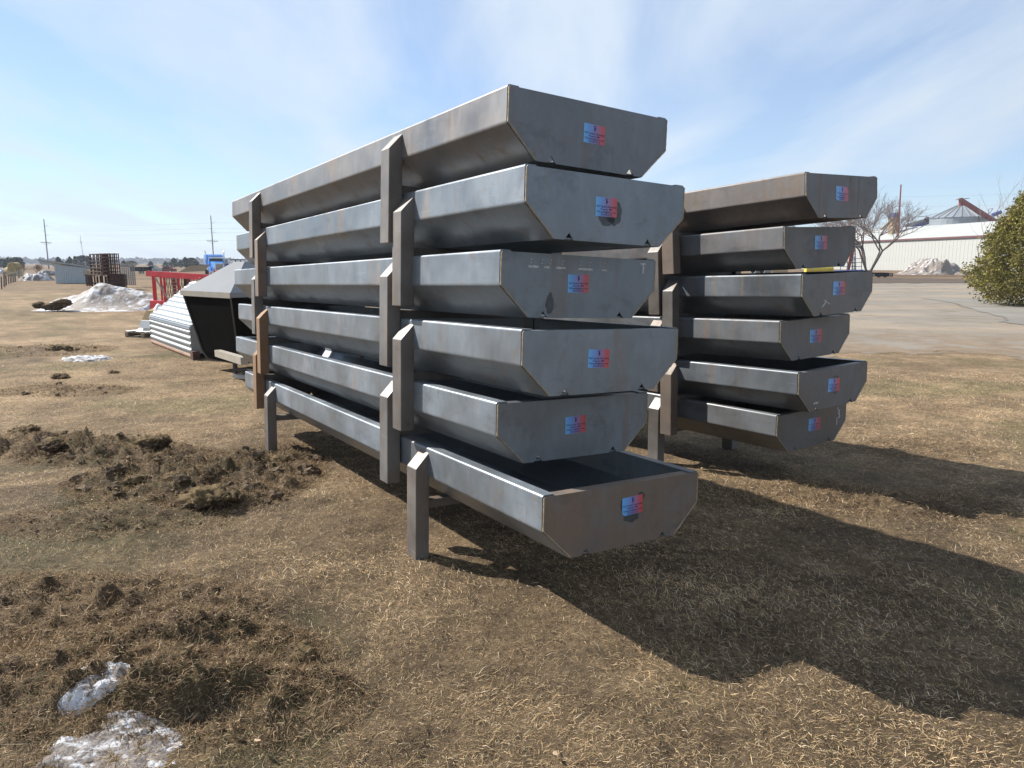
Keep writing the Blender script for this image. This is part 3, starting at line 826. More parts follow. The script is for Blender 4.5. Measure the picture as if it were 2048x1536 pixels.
# torn sod clods (the larger ones stand apart; crumbs are one mass)
def clod_mesh(r, seed, flat=.46):
    bm = bmesh.new(); bmesh.ops.create_icosphere(bm, subdivisions=4 if r > .1 else 3, radius=1)
    rs = np.random.default_rng(seed); off = rs.random(3)*50
    P = np.array([v.co for v in bm.verts])
    n1 = fbm(P[:, 0]*1.6+off[0]+P[:, 2]*.7, P[:, 1]*1.6+off[1]-P[:, 2]*1.1, 4, seed, .65)
    n2 = fbm(P[:, 0]*6+off[2], P[:, 1]*6+P[:, 2]*5, 3, seed+3, .7)
    n3 = fbm(P[:, 0]*14+off[1], P[:, 1]*14+P[:, 2]*11, 3, seed+5, .7)
    k = .45 + .85*n1 + .55*(n2-.5) + .42*(n3-.5)
    P = P*k[:, None]*r*.9; P[:, 2] *= flat
    for v, p in zip(bm.verts, P): v.co = p
    F = np.array([[v.index for v in f.verts] for f in bm.faces]); bm.free()
    c = np.array([.13, .09, .057])*(0.4 + 1.0*n2[:, None])
    grassy = (P[:, 2] > .1*r) & (n1 > .45)
    c[grassy] = np.array([.17, .12, .06])*(0.7+.6*n2[grassy][:, None])
    return fast_mesh('sod_clod', P, F, M['clod'], c, True), P
def clod_straw(P, r, seed, parent):
    rs = np.random.default_rng(seed); n = int(90 + 1500*r)
    b = P[rs.integers(0, len(P), n)]; b = b[b[:, 2] > -.05*r]; n = len(b)
    d = b/np.linalg.norm(b, axis=1)[:, None] + rs.normal(0, .9, (n, 3)); d[:, 2] -= .15; d /= np.linalg.norm(d, axis=1)[:, None]
    sd = np.cross(d, rs.normal(size=(n, 3))); sd /= np.linalg.norm(sd, axis=1)[:, None]
    ln = (.02 + .045*rs.random((n, 1))); w = .0011 + .0012*rs.random((n, 1))
    m1 = b + d*ln*.5; t = m1 + (d + rs.normal(0, .6, (n, 3)))*ln*.5
    V = np.stack([b-sd*w, b+sd*w, m1+sd*w, m1-sd*w, t], 1).reshape(-1, 3); k = np.arange(n)*5
    F = np.concatenate([np.stack([k, k+1, k+2], 1), np.stack([k, k+2, k+3], 1), np.stack([k+3, k+2, k+4], 1)])
    c = np.array([[.40, .30, .17], [.28, .20, .11], [.17, .115, .065]])[rs.integers(0, 3, n)]*(0.6+.6*rs.random((n, 1)))
    o = link(bpy.data.objects.new('dead_grass', fast_mesh('dead_grass', V, F, M['grass'], np.repeat(c, 5, axis=0))), parent); o['kind'] = 'stuff'
CL = [(420, 1000, .20, 'largest dark sod clod beside the near stack'), (355, 960, .13, 'sod clod left of the largest clod'),
      (470, 985, .10, 'sod clod touching the right side of the largest clod'), (310, 885, .16, 'grassy sod clod at the back of the torn patch'),
      (330, 915, .11, 'dark sod clod in front of the grassy back clod'), (400, 948, .12, 'sod clod in the middle of the torn patch'),
      (270, 960, .10, 'low sod clod left beside the grey icy spot'), (230, 885, .12, 'sod clod left of the torn patch'),
      (105, 890, .14, 'sod clod at left below the long dirt ridge'), (50, 865, .16, 'sod clod on the long dirt ridge at far left'),
      (120, 755, .14, 'sod clod on lawn below the small snow patch'), (227, 746, .09, 'small lone sod clod right of the snow patch'),
      (490, 905, .09, 'sod clod nearest the rusty far legs'), (560, 920, .10, 'small sod clod in front of the far grey leg'),
      (590, 1310, .09, 'dark sod clod out on the foreground lawn'),
      (330, 1330, .12, 'dark broken clod above the near snow patches'),       ]
for i, (px, py, r, lb) in enumerate(CL):
    p = G(px, py, -0.02); z = float(ground_h(np.array([p.x]), np.array([p.y]))[0])
    p = G(px, py, z)
    m, P_c = clod_mesh(r, 100+i)
    o = link(bpy.data.objects.new('sod_clod', m)); o.location = (p.x, p.y, z + r*.05); o.rotation_euler = (0, 0, random.random()*6)
    tag(o, lb, 'clod', 'torn sod clods on the lawn'); clod_straw(P_c, r, 700+i, o)
def crumbs():
    V = []; F = []; C = []
    k = 0
    base = np.array([(0, 0, 1), (1, 0, 0), (0, 1, 0), (-1, 0, 0), (0, -1, 0), (0, 0, -1)], float)
    fb = np.array([(0,1,2),(0,2,3),(0,3,4),(0,4,1),(5,2,1),(5,3,2),(5,4,3),(5,1,4)])
    for cx, cy, rx, ry, so, am in _zw[:13] + _zw[16:18]:
        n = int(900*rx*ry*so*.55)
        a = rng.random(n)*6.28; q = np.sqrt(rng.random(n))*1.15
        xs = cx + rx*q*np.cos(a); ys = cy + ry*q*np.sin(a); zs = ground_h(xs, ys)
        for x, y, z in zip(xs, ys, zs):
            r = .005 + .011*rng.random()**3
            b = base*(r*(0.6+.8*rng.random((6, 1)))) ; b = b @ np.array(Euler(rng.random(3)*6).to_matrix())
            V.append(b + (x, y, z + r*.3)); F.append(fb + k); k += 6
            C.append(np.tile(np.array([.11, .078, .05])*(0.5+rng.random()), (6, 1)))
    m = fast_mesh('dirt_crumbs', np.concatenate(V), np.concatenate(F), M['clod'], np.concatenate(C))
    o = link(bpy.data.objects.new('dirt_crumbs', m)); tag(o, 'crumbled dark soil scattered over the torn turf', 'soil', kind='stuff')
crumbs()

def sod_lumps():
    bm = bmesh.new(); bmesh.ops.create_icosphere(bm, subdivisions=2, radius=1)
    P0 = np.array([v.co for v in bm.verts]); F0 = np.array([[v.index for v in f.verts] for f in bm.faces]); bm.free()
    V = []; F = []; C = []; k = 0
    for zi, cnt in ((0, 90), (1, 32), (2, 40), (3, 24), (4, 16), (5, 14), (6, 18), (7, 12), (8, 12), (9, 12), (10, 10), (16, 10), (17, 10)):
        cx, cy, rx, ry, so, am = _zw[zi]
        for _ in range(cnt):
            a = rng.random()*6.283; q = math.sqrt(rng.random())*1.1
            x = cx + rx*q*math.cos(a); y = cy + ry*q*math.sin(a); r = (.014 + .040*rng.random()**3)*(1.0 if zi < 7 else .6)*(1.25 if zi in (0, 3) else 1)
            o_ = rng.random(2)*80
            n1 = fbm(P0[:, 0]*1.5+o_[0]+P0[:, 2], P0[:, 1]*1.5+o_[1]-P0[:, 2], 3, 3, .65); n2 = fbm(P0[:, 0]*5+o_[1], P0[:, 1]*5+P0[:, 2]*4, 3, 4, .7)
            n3 = fbm(P0[:, 0]*11+o_[0], P0[:, 1]*11+P0[:, 2]*9, 2, 5, .7)
            P = P0*(.3 + 1.0*n1 + .9*(n2-.5) + .8*(n3-.5))[:, None]*r*np.array([1.3, 1, .75]) @ np.array(Euler((0, 0, rng.random()*6)).to_matrix())
            z = float(ground_h(np.array([x]), np.array([y]))[0])
            V.append(P + (x, y, z + r*.25)); F.append(F0 + k); k += len(P0)
            C.append(np.array([.155, .112, .07])*(0.4 + 1.1*n2[:, None])*(.7+.6*rng.random()))
    m = fast_mesh('sod_lumps', np.concatenate(V), np.concatenate(F), M['clod'], np.concatenate(C), False)
    o = link(bpy.data.objects.new('sod_lumps', m)); tag(o, 'small torn lumps of sod and soil strewn over the ploughed-up turf', 'soil', kind='stuff')
sod_lumps()

# ------------------------------------------------------------------ snow
def snow_heap(name, label, cat, cx, cy, rx, ry, hf, thr=0.0, n=70, dirt=.35, seed=0, rz=0.0, z0=None, snowc=(.62, .62, .63), dirtc=(.15, .11, .08), rough=1.0, bumpy=1.0):
    u = np.linspace(-1, 1, n); U, Vv = np.meshgrid(u, u, indexing='ij')
    ca, sa = math.cos(rz), math.sin(rz)
    X = cx + U*rx*ca - Vv*ry*sa; Y = cy + U*rx*sa + Vv*ry*ca
    r = np.sqrt(U**2 + Vv**2) + (fbm(U*2.2+seed, Vv*2.2, 4, seed)-.5)*.55
    e = np.clip(1 - r, 0, 1)
    g = ground_h(X, Y)
    if rx < .6:                                   # small patches bridge the bumps under them
        g = sum(ground_h(X + a*.07, Y + b*.07) for a in (-1, 0, 1) for b in (-1, 0, 1))/9
    nz = fbm(X*2.5*rough, Y*2.5*rough, 5, seed+1, .6); nz2 = fbm(X*9*rough, Y*9*rough, 4, seed+2, .65)
    H = hf(U, Vv, e)*(1 + (nz-.5)*bumpy) + smooth01(e*4)*(nz2-.5)*.11*min(1, rx)*bumpy
    Z = g + np.maximum(H, -.02) - .02 + (H <= 0)*-.05
    ii, jj = np.nonzero((e[:-1, :-1] + e[1:, 1:] + e[:-1, 1:] + e[1:, :-1]) > .02)
    F = np.stack([ii*n+jj, (ii+1)*n+jj, (ii+1)*n+jj+1, ii*n+jj+1], 1)
    used, inv = np.unique(F, return_inverse=True)
    V3 = np.stack([X.ravel(), Y.ravel(), Z.ravel()], 1)[used]
    dm = np.clip(smooth01((fbm(X*3.5*rough, Y*7*rough, 5, seed+5, .65) - (.62-dirt*.35))*7)*.8 + smooth01((.12 - e)*8)*.6, 0, 1).ravel()[used]
    sp = (vn(X*40*rough, Y*40*rough, seed+8) > .82).ravel()[used]*.5
    dm = np.clip(dm + sp*dirt*2, 0, 1)[:, None]
    c = np.array(snowc)*(1-dm) + np.array(dirtc)*dm
    m = fast_mesh(name, V3 - np.array([cx, cy, 0]), inv.reshape(F.shape), M['snow'], c, True)
    o = link(bpy.data.objects.new(name, m)); o.location = (cx, cy, 0)
    tag(o, label, cat)
    return o

p0 = G(190, 606); 
def crest(U, V, e):
    ridge = np.exp(-((V - .25)/.42)**2)
    prof = np.interp(U, [-1, -.6, -.3, -.02, .06, .5, .85, 1], [.1, .45, .62, 1.08, 1.08, .80, .58, .45])
    return smooth01(e*5.0) * prof * ridge * .93
snow_heap('snow_pile', 'large dirty white snow pile with a long sloping crest behind the corrugated feeder', 'snow pile', at(190, 600, 27).x, 27.0, 2.5, 1.9, crest, n=140, dirt=.66, seed=3, bumpy=.18, dirtc=(.24, .185, .14))
p0 = G(75, 561)
snow_heap('snow_pile', 'smaller dirty snow pile left of the corrugated shed', 'snow pile', p0.x, p0.y, 1.5, 1.3, lambda U, V, e: smooth01(e*2.2)*.62, n=60, dirt=.5, seed=8, rough=.7)
p0 = G(97, 551)
snow_heap('snow_pile', 'dark grey heap capped with black clods under the shed overhang', 'snow pile', p0.x, p0.y, 1.5, 1.2, lambda U, V, e: smooth01(e*2.2)*.7, n=50, dirt=.95, seed=14, rough=.6, dirtc=(.11, .09, .08))
p0 = G(175, 718)
snow_heap('snow_patch', 'thin melting snow patch on the lawn in front of the white bag pallet', 'snow patch', p0.x, p0.y, .52, .42, lambda U, V, e: smooth01(e*3)*.05, n=60, dirt=.62, seed=22, rz=-.5, rough=2)
p0 = G(118, 703)
m, _ = clod_mesh(.26, 301, .5)
o = link(bpy.data.objects.new('sod_clod', m)); o.location = (p0.x, p0.y, ZF+.03); tag(o, 'dark grey clod at the left end of the thin snow patch', 'clod')
p0 = G(198, 1412, .06)
snow_heap('snow_patch', 'clean white snow lump poking through dirt at lower left', 'snow patch', p0.x, p0.y, .15, .12, lambda U, V, e: smooth01(e*1.8)*.045, n=80, dirt=.30, seed=31, rough=5, bumpy=.2)
p0 = G(245, 1512, .06)
snow_heap('snow_patch', 'grainy dirty snow patch at the bottom left edge', 'snow patch', p0.x, p0.y, .28, .17, lambda U, V, e: smooth01(e*2.6)*.028, n=110, dirt=.70, seed=35, rough=5, bumpy=.4)
p0 = G(1866, 549)
snow_heap('snow_pile', 'mound of dirty snow and soil in front of the white building', 'snow pile', p0.x, p0.y, 5.6, 4.0, lambda U, V, e: smooth01(e*1.7)*np.interp(U, [-1, -.2, .1, 1], [.5, 1.75, 1.95, .7])*1.05, n=90, dirt=.92, seed=41, rough=.35, snowc=(.62, .60, .58), dirtc=(.19, .145, .11))
p0 = G(10, 547)
snow_heap('snow_pile', 'small grey snow heap beyond the wire fence posts', 'snow pile', p0.x, p0.y, 1.6, 1.0, lambda U, V, e: smooth01(e*2)*.65, n=40, dirt=.3, seed=44, rough=.6, snowc=(.45, .47, .52))
# clods on the left shoulder of the large pile
for i, (px, py, r, lb) in enumerate(((78, 610, .24, 'dark rounded clod at the far left of the large snow pile'), (95, 614, .24, 'smaller clod beside the far left clod of the snow pile'),
                                     (110, 612, .36, 'brown sod lump on the left shoulder of the large snow pile'), (126, 606, .34, 'brown sod lump highest on the left shoulder of the snow pile'))):
    p = at(px, py, 26.0); m, _ = clod_mesh(r, 400+i, .55)
    o = link(bpy.data.objects.new('sod_clod', m)); o.location = p; tag(o, lb, 'clod')

# fallen leaves, and a pale bit added for a sunlit leg cap
for px, py, lb in ((490, 1253, 'pale curled dry leaf on the lawn left of centre'), (517, 1494, 'tan dry leaf near the bottom edge'), (1112, 1521, 'pale dry leaf at the bottom centre'), (1400, 944, 'pale bit standing for the sunlit leg cap past the open trough corner')):
    p = G(px, py, 0.0); z = float(ground_h(np.array([p.x]), np.array([p.y]))[0]); p = G(px, py, z)
    mb = MB(); pts = [(-.02, 0, 0), (-.008, .010, .006), (.010, .012, .004), (.024, .002, .012), (.008, -.009, .008), (-.010, -.008, .002)]
    mb.add([(a*.8, b*.7, c*1.6+.012) for a, b, c in pts] + [(a*.8, b*.7, c*1.6+.0105) for a, b, c in pts], [(0,1,2), (0,2,4), (2,3,4), (0,4,5), (8,7,6), (10,8,6), (10,9,8), (11,10,6)])
    o = mb.build('leaf_or_lit_cap', M['leaf_pale']); o.location = (p.x, p.y, z+.012); o.rotation_euler = (.3, .2, random.random()*6); tag(o, lb, 'leaf')

# ------------------------------------------------------------------ equipment behind the near stack
def frame_to(o, origin, ex):
    ex = Vector((ex[0], ex[1], 0)).normalized()
    o.location = origin; o.rotation_euler = (0, 0, math.atan2(ex.y, ex.x))

# corrugated galvanised feeder
A = G(303, 687); B = G(384, 719)
fe = empty('corrugated_feeder'); frame_to(fe, A, B-A); FL = (B-A).length
tag(fe, 'galvanised corrugated metal feeder with rounded eave beside the white bag pallet', 'feeder')
base = [(0, .10)]
for i in range(1, 9): base.append((0, .10 + i*.055))
for i in range(1, 7): a = i/6*R(50); base.append((.13*(1-math.cos(a)), .54+.13*math.sin(a)))
w_, z_ = base[-1]
for i in range(1, 17): base.append((w_ + i*.055, z_ + i*.055*math.tan(R(38))))
rib = []
for i, (u, v) in enumerate(base):
    a = Vector(base[max(0, i-1)]); b = Vector(base[min(len(base)-1, i+1)]); d = (b-a).normalized()
    k = .012 if i % 2 else -.012
    p1 = Vector((u, v)) - d*.014 + Vector((-d.y, d.x))*k; p2 = Vector((u, v)) + d*.014 + Vector((-d.y, d.x))*k
    rib += [tuple(p1), tuple(p2)]
wmax = rib[-1][0]
full = rib + [(2*wmax - u, v) for u, v in reversed(rib)]
mb = MB()
n = len(full)
mb.add([(0, u, v) for u, v in full] + [(FL, u, v) for u, v in full], [(i, i+1, n+i+1, n+i) for i in range(n-1)])
o = mb.build('corrugated_sheet', M['galv'], fe)
sd = o.modifiers.new('t', 'SOLIDIFY'); sd.thickness = .004
sm = base + [(2*wmax-u, v) for u, v in reversed(base)]
MB().prism(sm, 'x', FL+.002, FL+.02).build('end_panel', M['galv_dull'], fe)
MB().prism(sm, 'x', -.02, -.002).build('end_panel', M['galv_dull'], fe)
MB().tube((-.05, .04, .045), (FL-.05, .04, .045), .045, n=10).build('skid_pipe', M['rust_tan'], fe)
MB().tube((-.05, 2*wmax-.04, .045), (FL, 2*wmax-.04, .045), .045, n=10).build('skid_pipe', M['rust_tan'], fe)
MB().box(FL-.02, FL+.16, -.02, .10, 0, .16).build('skid_foot', M['rust'], fe)

# pallet and the white bag on it
p = G(249, 674); q = G(330, 679)
pa = empty('pallet'); frame_to(pa, p, q-p); tag(pa, 'wooden pallet under the torn white bag', 'pallet')
for i in range(6): MB().box(0, 1.2, .02+i*.2, .15+i*.2, .105, .125).build('board', M['wood'], pa)
for i in range(3): MB().box(.02+i*.54, .12+i*.54, .0, 1.2, .02, .104).build('stringer', M['wood'], pa)
for i in range(3): MB().box(0, 1.2, .02+i*.5, .14+i*.5, 0, .019).build('bottom_board', M['wood'], pa)
bg = empty('bulk_bag', pa.location + Vector((0, 0, .127))); bg.rotation_euler = pa.rotation_euler
tag(bg, 'torn white bulk bag slumped on the pallet', 'bag')
nn = 26; u = np.linspace(0, 1, nn); U, V_ = np.meshgrid(u, u, indexing='ij')
H = np.minimum(1, np.minimum(U*1.6, (1-U)*2.5))*np.minimum(1, np.minimum(V_*3.2, (1-V_)*3)); H = smooth01(H)*.60*(0.8+.4*fbm(U*4, V_*4, 3, 5)) + .03*fbm(U*12, V_*12, 2, 8)
P = np.stack([U*1.16+.02, V_*1.16+.02, H+.005], -1).reshape(-1, 3)
i, j = np.meshgrid(np.arange(nn-1), np.arange(nn-1), indexing='ij')
F = np.stack([i*nn+j, (i+1)*nn+j, (i+1)*nn+j+1, i*nn+j+1], -1).reshape(-1, 4)
m = fast_mesh('bag_body', P, F, M['tarp'], None, True); link(bpy.data.objects.new('bag_body', m), bg)
mb = MB(); mb.hexa([(.42, .12, .20), (1.0, .12, .2), (1.0, .5, .3), (.42, .5, .3), (.56, .2, .50), (1.0, .2, .5), (1.0, .5, .54), (.6, .5, .58)])
mb.build('inner_sack', M['card'], bg)
mb = MB(); mb.hexa([(.44, .05, .10), (1.05, .05, .1), (1.05, .2, .16), (.44, .2, .16), (.46, .115, .27), (1.05, .115, .27), (1.05, .2, .3), (.46, .2, .3)])
mb.build('grey_flap', M['galv_dull'], bg)

# hip-lidded hopper feeder
P0 = at(361, 578, 11.95); P1 = at(461, 588.5, 10.95)
hf = empty('hopper_feeder'); frame_to(hf, (P0.x, P0.y, 0), P1-P0); HLn = Vector((P1.x-P0.x, P1.y-P0.y)).length
tag(hf, 'hopper feeder with dark shaded inside and a pale grey sloped lid behind the near stack', 'feeder')
zt = (P0.z+P1.z)/2; Dp = 1.45; zp = 1.60
MB().add([(0, 0, zt), (HLn, 0, zt), (HLn, Dp, zt), (0, Dp, zt), (HLn*.42, Dp*.42, zp), (HLn*.62, Dp*.42, zp), (HLn*.62, Dp*.6, zp), (HLn*.42, Dp*.6, zp), (0, 0, zt-.012), (HLn, 0, zt-.012), (HLn, Dp, zt-.012), (0, Dp, zt-.012)],
         [(0,1,5,4), (1,2,6,5), (2,3,7,6), (3,0,4,7), (4,5,6,7), (11,10,9,8), (0,8,9,1), (1,9,10,2), (2,10,11,3), (3,11,8,0)]).build('lid', M['lid'], hf)
MB().box(0, HLn, -.012, -.001, zt-.085, zt-.002).build('lid_fascia', M['beige_steel'], hf)
MB().box(HLn+.001, HLn+.012, 0, Dp, zt-.075, zt-.012).build('lid_fascia', M['lid'], hf)
mb = MB()
t0, t1 = .03, HLn-.02
b0, b1 = HLn*.27, HLn*.98
ring = lambda z, x0, x1, y0, y1, c: [(x0+c, y0, z), (x1-c, y0, z), (x1, y0+c, z), (x1, y1-c, z), (x1-c, y1, z), (x0+c, y1, z), (x0, y1-c, z), (x0, y0+c, z)]
rs_ = [ring(zt-.013, t0, t1, .012, Dp-.02, .005), ring(.16, b0*.9, b1, .10, Dp-.2, .02), ring(.05, b0+.02, b1-.02, .12, Dp-.22, .06), ring(.015, b0+.12, b1-.1, .2, Dp-.3, .06)]
k = 0
vv = [p for r_ in rs_ for p in r_]; ff = []
for a in range(3):
    for i in range(8): ff.append((a*8+i, a*8+(i+1) % 8, a*8+8+(i+1) % 8, a*8+8+i))
ff += [tuple(reversed(range(24, 32))), tuple(range(0, 8))]
mb.add(vv, ff); mb.build('hopper_body', M['hopper'], hf)  # closed shape, its dark colour stands for the shaded open inside
fr_ = [Vector(r_[0]) for r_ in rs_]; fl_ = [Vector(r_[1]) for r_ in rs_]
mb = MB(); loop = fr_ + fl_[::-1]
for a, b in zip(loop[:-1], loop[1:]): mb.tube(a + Vector((0, -.006, 0)), b + Vector((0, -.006, 0)), .014, n=6)
mb.build('rim', M['hopper_rim'], hf)
mb = MB(); c1 = hf.matrix_basis.inverted()
a_ = at(436, 706, 11.2); b_ = at(489, 722, 9.75)
mwi = Matrix.Translation(Vector((P0.x, P0.y, 0))) @ Matrix.Rotation(hf.rotation_euler.z, 4, 'Z')
mwi = mwi.inverted()
mb.bar(mwi @ a_, mwi @ b_, .10, .10); mb.build('skid_beam', M['beige_steel'], hf)
f_ = G(472, 758)
MB().bar(mwi @ Vector((f_.x, f_.y, -.13)), mwi @ Vector((f_.x, f_.y, .22)), .05).build('leg', M['dark_metal'], hf)
MB().bar(mwi @ Vector((f_.x-.02, f_.y, -.10)), mwi @ Vector((f_.x+.5, f_.y-.3, -.10)), .06).build('foot_bar', M['galv_dull'], hf)
MB().bar(mwi @ Vector((f_.x, f_.y, -.0)), mwi @ Vector((f_.x+.5, f_.y-.3, -.0)), .045).build('foot_bar', M['dark_metal'], hf)

# red machine frame
rf = empty('red_steel_frame', (0, 0, 0)); tag(rf, 'bright red steel frame with mesh panel standing behind the corrugated feeder', 'machine frame')
def Pw(px, py, y): return at(px, py, y)
yA, yB = 26.0, 24.0
MB().bar(Pw(294, 547, yA), Pw(438, 556, yB), .09, .19).build('top_rail', M['red'], rf)
MB().bar(Pw(430, 546, 24.5), Pw(462, 542, 26.5), .09, .15).build('top_rail', M['red'], rf)
for px, w in ((307, 8), (321, 4), (328, 5), (356, 5), (387, 3)):
    lean = (px-1024)/-1024*7
    w *= .72; yy = 25.8 - (px-307)*.012
    MB().bar(Pw(px, 551, yy), Pw(px+lean*.9, 610, yy), w*.0165).build('post', M['red'], rf)
for px in (347, 377): MB().bar(Pw(px, 552, 26.3), Pw(px+6, 612, 26.3), .09).build('post', M['red_dark'], rf)
MB().bar(Pw(370, 556, 26.5), Pw(374, 590, 26.5), .09).build('post', M['dark_metal'], rf)
MB().bar(Pw(310, 555, 25.4), Pw(337, 600, 25.4), .035).build('brace', M['galv_dull'], rf)
MB().bar(Pw(310, 553, 25.5), Pw(345, 556, 25.4), .03).build('brace', M['red'], rf)
mb = MB()
for i in range(16): mb.bar(Pw(330+i*5, 553, 26.6), Pw(322+i*5, 605, 26.6), .018); mb.bar(Pw(322+i*5, 553, 26.62), Pw(330+i*5, 605, 26.62), .018)
o = mb.build('mesh_panel', M['wood'], rf); o['kind'] = 'stuff'
mb = MB()
for i in range(8): mb.bar(Pw(344, 558+i*6.5, 26), Pw(357, 558+i*6.5, 26), .03)
mb.build('ladder_rungs', M['galv_dull'], rf)
MB().hexa([Pw(300, 624, 25.0), Pw(329, 625, 24.6), Pw(329, 622, 25.6), Pw(300, 621, 26), Pw(299.5, 602, 25.0), Pw(329, 602, 24.6), Pw(329, 601, 25.6), Pw(300, 600, 26)]).build('box', M['red'], rf)
MB().tube(Pw(401, 559, 24.5), Pw(424, 555, 24.5), .10, n=12).build('roller', M['rust_tan'], rf)
MB().bar(Pw(330, 607, 24.8), Pw(440, 560, 24), .05).build('brace', M['dark_metal'], rf)

# windbreak shed
ys = 61.0
P_ = lambda px, py, dy=0: at(px, py, ys+dy)
sh = empty('corrugated_shed', (P_(112, 566).x, ys, ZF)); tag(sh, 'pale blue corrugated metal shed with a roof overhang at its left', 'shed')
def local(o, p): return Vector(p) - o.location
xl, xr = P_(109, 540).x, P_(178, 540).x
ztl, ztr = zat(528.5, ys), zat(535.5, ys)
npan = 15
for i in range(npan):
    a = i/npan; b = (i+1)/npan
    xa = xl+(xr-xl)*a; xb = xl+(xr-xl)*b; za = ztl+(ztr-ztl)*a; zb = ztl+(ztr-ztl)*b
    mb = MB(); s_ = sh.location
    mb.hexa([Vector(p)-s_ for p in ((xa, ys, ZF+.03), (xb-.035, ys, ZF+.03), (xb-.035, ys+.03, ZF+.03), (xa, ys+.03, ZF+.03), (xa, ys, za), (xb-.035, ys, zb), (xb-.035, ys+.03, zb), (xa, ys+.03, za))])
    mb.hexa([Vector(p)-s_ for p in ((xb-.035, ys-.03, ZF+.03), (xb, ys-.03, ZF+.03), (xb, ys+.03, ZF+.03), (xb-.035, ys+.03, ZF+.03), (xb-.035, ys-.03, zb), (xb, ys-.03, zb), (xb, ys+.03, zb), (xb-.035, ys+.03, zb))])
    mb.build('wall_panel', M['white_blue'], sh)
MB().hexa([Vector(p)-sh.location for p in ((xl, ys+.04, ZF), (xl+.04, ys+.04, ZF), (xl+.04, ys+4, ZF), (xl, ys+4, ZF), (xl, ys+.04, ztl), (xl+.04, ys+.04, ztl), (xl+.04, ys+4, ztl-.5), (xl, ys+4, ztl-.5))]).build('side_wall', M['dark_metal'], sh)
MB().box(xl-sh.location.x, xr-sh.location.x, .0, .06, -.03, .03).build('skid', M['dark_metal'], sh)
xo = P_(78, 525).x; zo = zat(521.5, ys)
MB().hexa([Vector(p)-sh.location for p in ((xo, ys-.15, zo), (xr+.1, ys-.15, ztr+.02), (xr+.1, ys+4, ztr-.50), (xo, ys+4, zo-.52), (xo, ys-.15, zo+.15), (xr+.1, ys-.15, ztr+.14), (xr+.1, ys+4, ztr-.44), (xo, ys+4, zo-.46))]).build('roof', M['galv'], sh)
MB().hexa([Vector(p)-sh.location for p in ((xo+.05, ys-.02, zat(529, ys)), (xl, ys-.02, zat(531, ys)), (xl, ys+.02, zat(531, ys)), (xo+.05, ys+.02, zat(529, ys)), (xo, ys-.02, zo), (xl, ys-.02, ztl), (xl, ys+.02, ztl), (xo, ys+.02, zo))]).build('gable_panel', M['white_blue'], sh)
MB().bar(Vector((P_(98, 530).x, ys+2, ztl))-sh.location, Vector((P_(98, 546).x, ys+2, ZF))-sh.location, .1).build('post', M['wood'], sh)

# stacked livestock panels
def panel_mesh(ln, ht, rails, uprights):
    mb = MB()
    for k in range(rails): mb.tube((0, 0, ht*k/(rails-1)+.03), (ln, 0, ht*k/(rails-1)+.03), .028, n=5)
    for k in range(uprights): mb.tube((ln*k/(uprights-1), .0, .0), (ln*k/(uprights-1), .0, ht+.06), .034, n=5)
    m = mb.mesh('livestock_panel'); m.materials.append(M['rust']); return m
def bundle(px, py, y, ln, ht, rails, ups, n, gap, ang, label, lean=0.0):
    m = panel_mesh(ln, ht, rails, ups); b = at(px, py, y)
    for k in range(n):
        o = link(bpy.data.objects.new('livestock_panel', m))
        o.location = b + Vector((gap*k, random.uniform(-.05, .05), random.uniform(0, .03))); o.rotation_euler = (lean, 0, R(ang)+random.uniform(-.02, .02))
        tag(o, label, 'livestock panel', 'rusty livestock panels in bundles')
bundle(205, 552, 47.0, 3.4, 1.36, 7, 4, 9, .145, 131, 'rusty livestock panel standing in the tall upper bundle')
bundle(176, 573, 49.2, 2.0, .72, 5, 4, 4, .17, 122, 'rusty livestock panel in the low bundle nearest the shed')
bundle(191, 577, 48.0, 2.0, .72, 5, 4, 8, .17, 118, 'rusty livestock panel in the low bundle behind the big snow crest')
bundle(226, 577, 47.0, 2.2, .85, 6, 5, 8, .13, 126, 'rusty livestock panel in the low bundle under the tall one')
o = link(bpy.data.objects.new('wire_crate', panel_mesh(1.0, 1.4, 12, 8))); o.data.materials[0] = M['galv_dull']; o.location = at(243, 570, 51.5); tag(o, 'tall pale wire mesh panel behind the rusty panel bundles', 'wire panel')
cr_ = empty('timber_crate', at(168, 552, 52)); tag(cr_, 'tan slatted timber crate on the low panel bundle', 'crate')
for k in range(4): MB().box(-.05, .6, 0, .8, k*.11, k*.11+.07).build('slat', M['new_wood'], cr_)
cr2 = empty('timber_crate', at(243, 534, 52)); tag(cr2, 'orange-brown slatted crate top showing behind the tall panel bundle', 'crate')
for k in range(3): MB().box(-.05, .5, 0, .8, k*.10, k*.10+.06).build('slat', M['new_wood'], cr2)

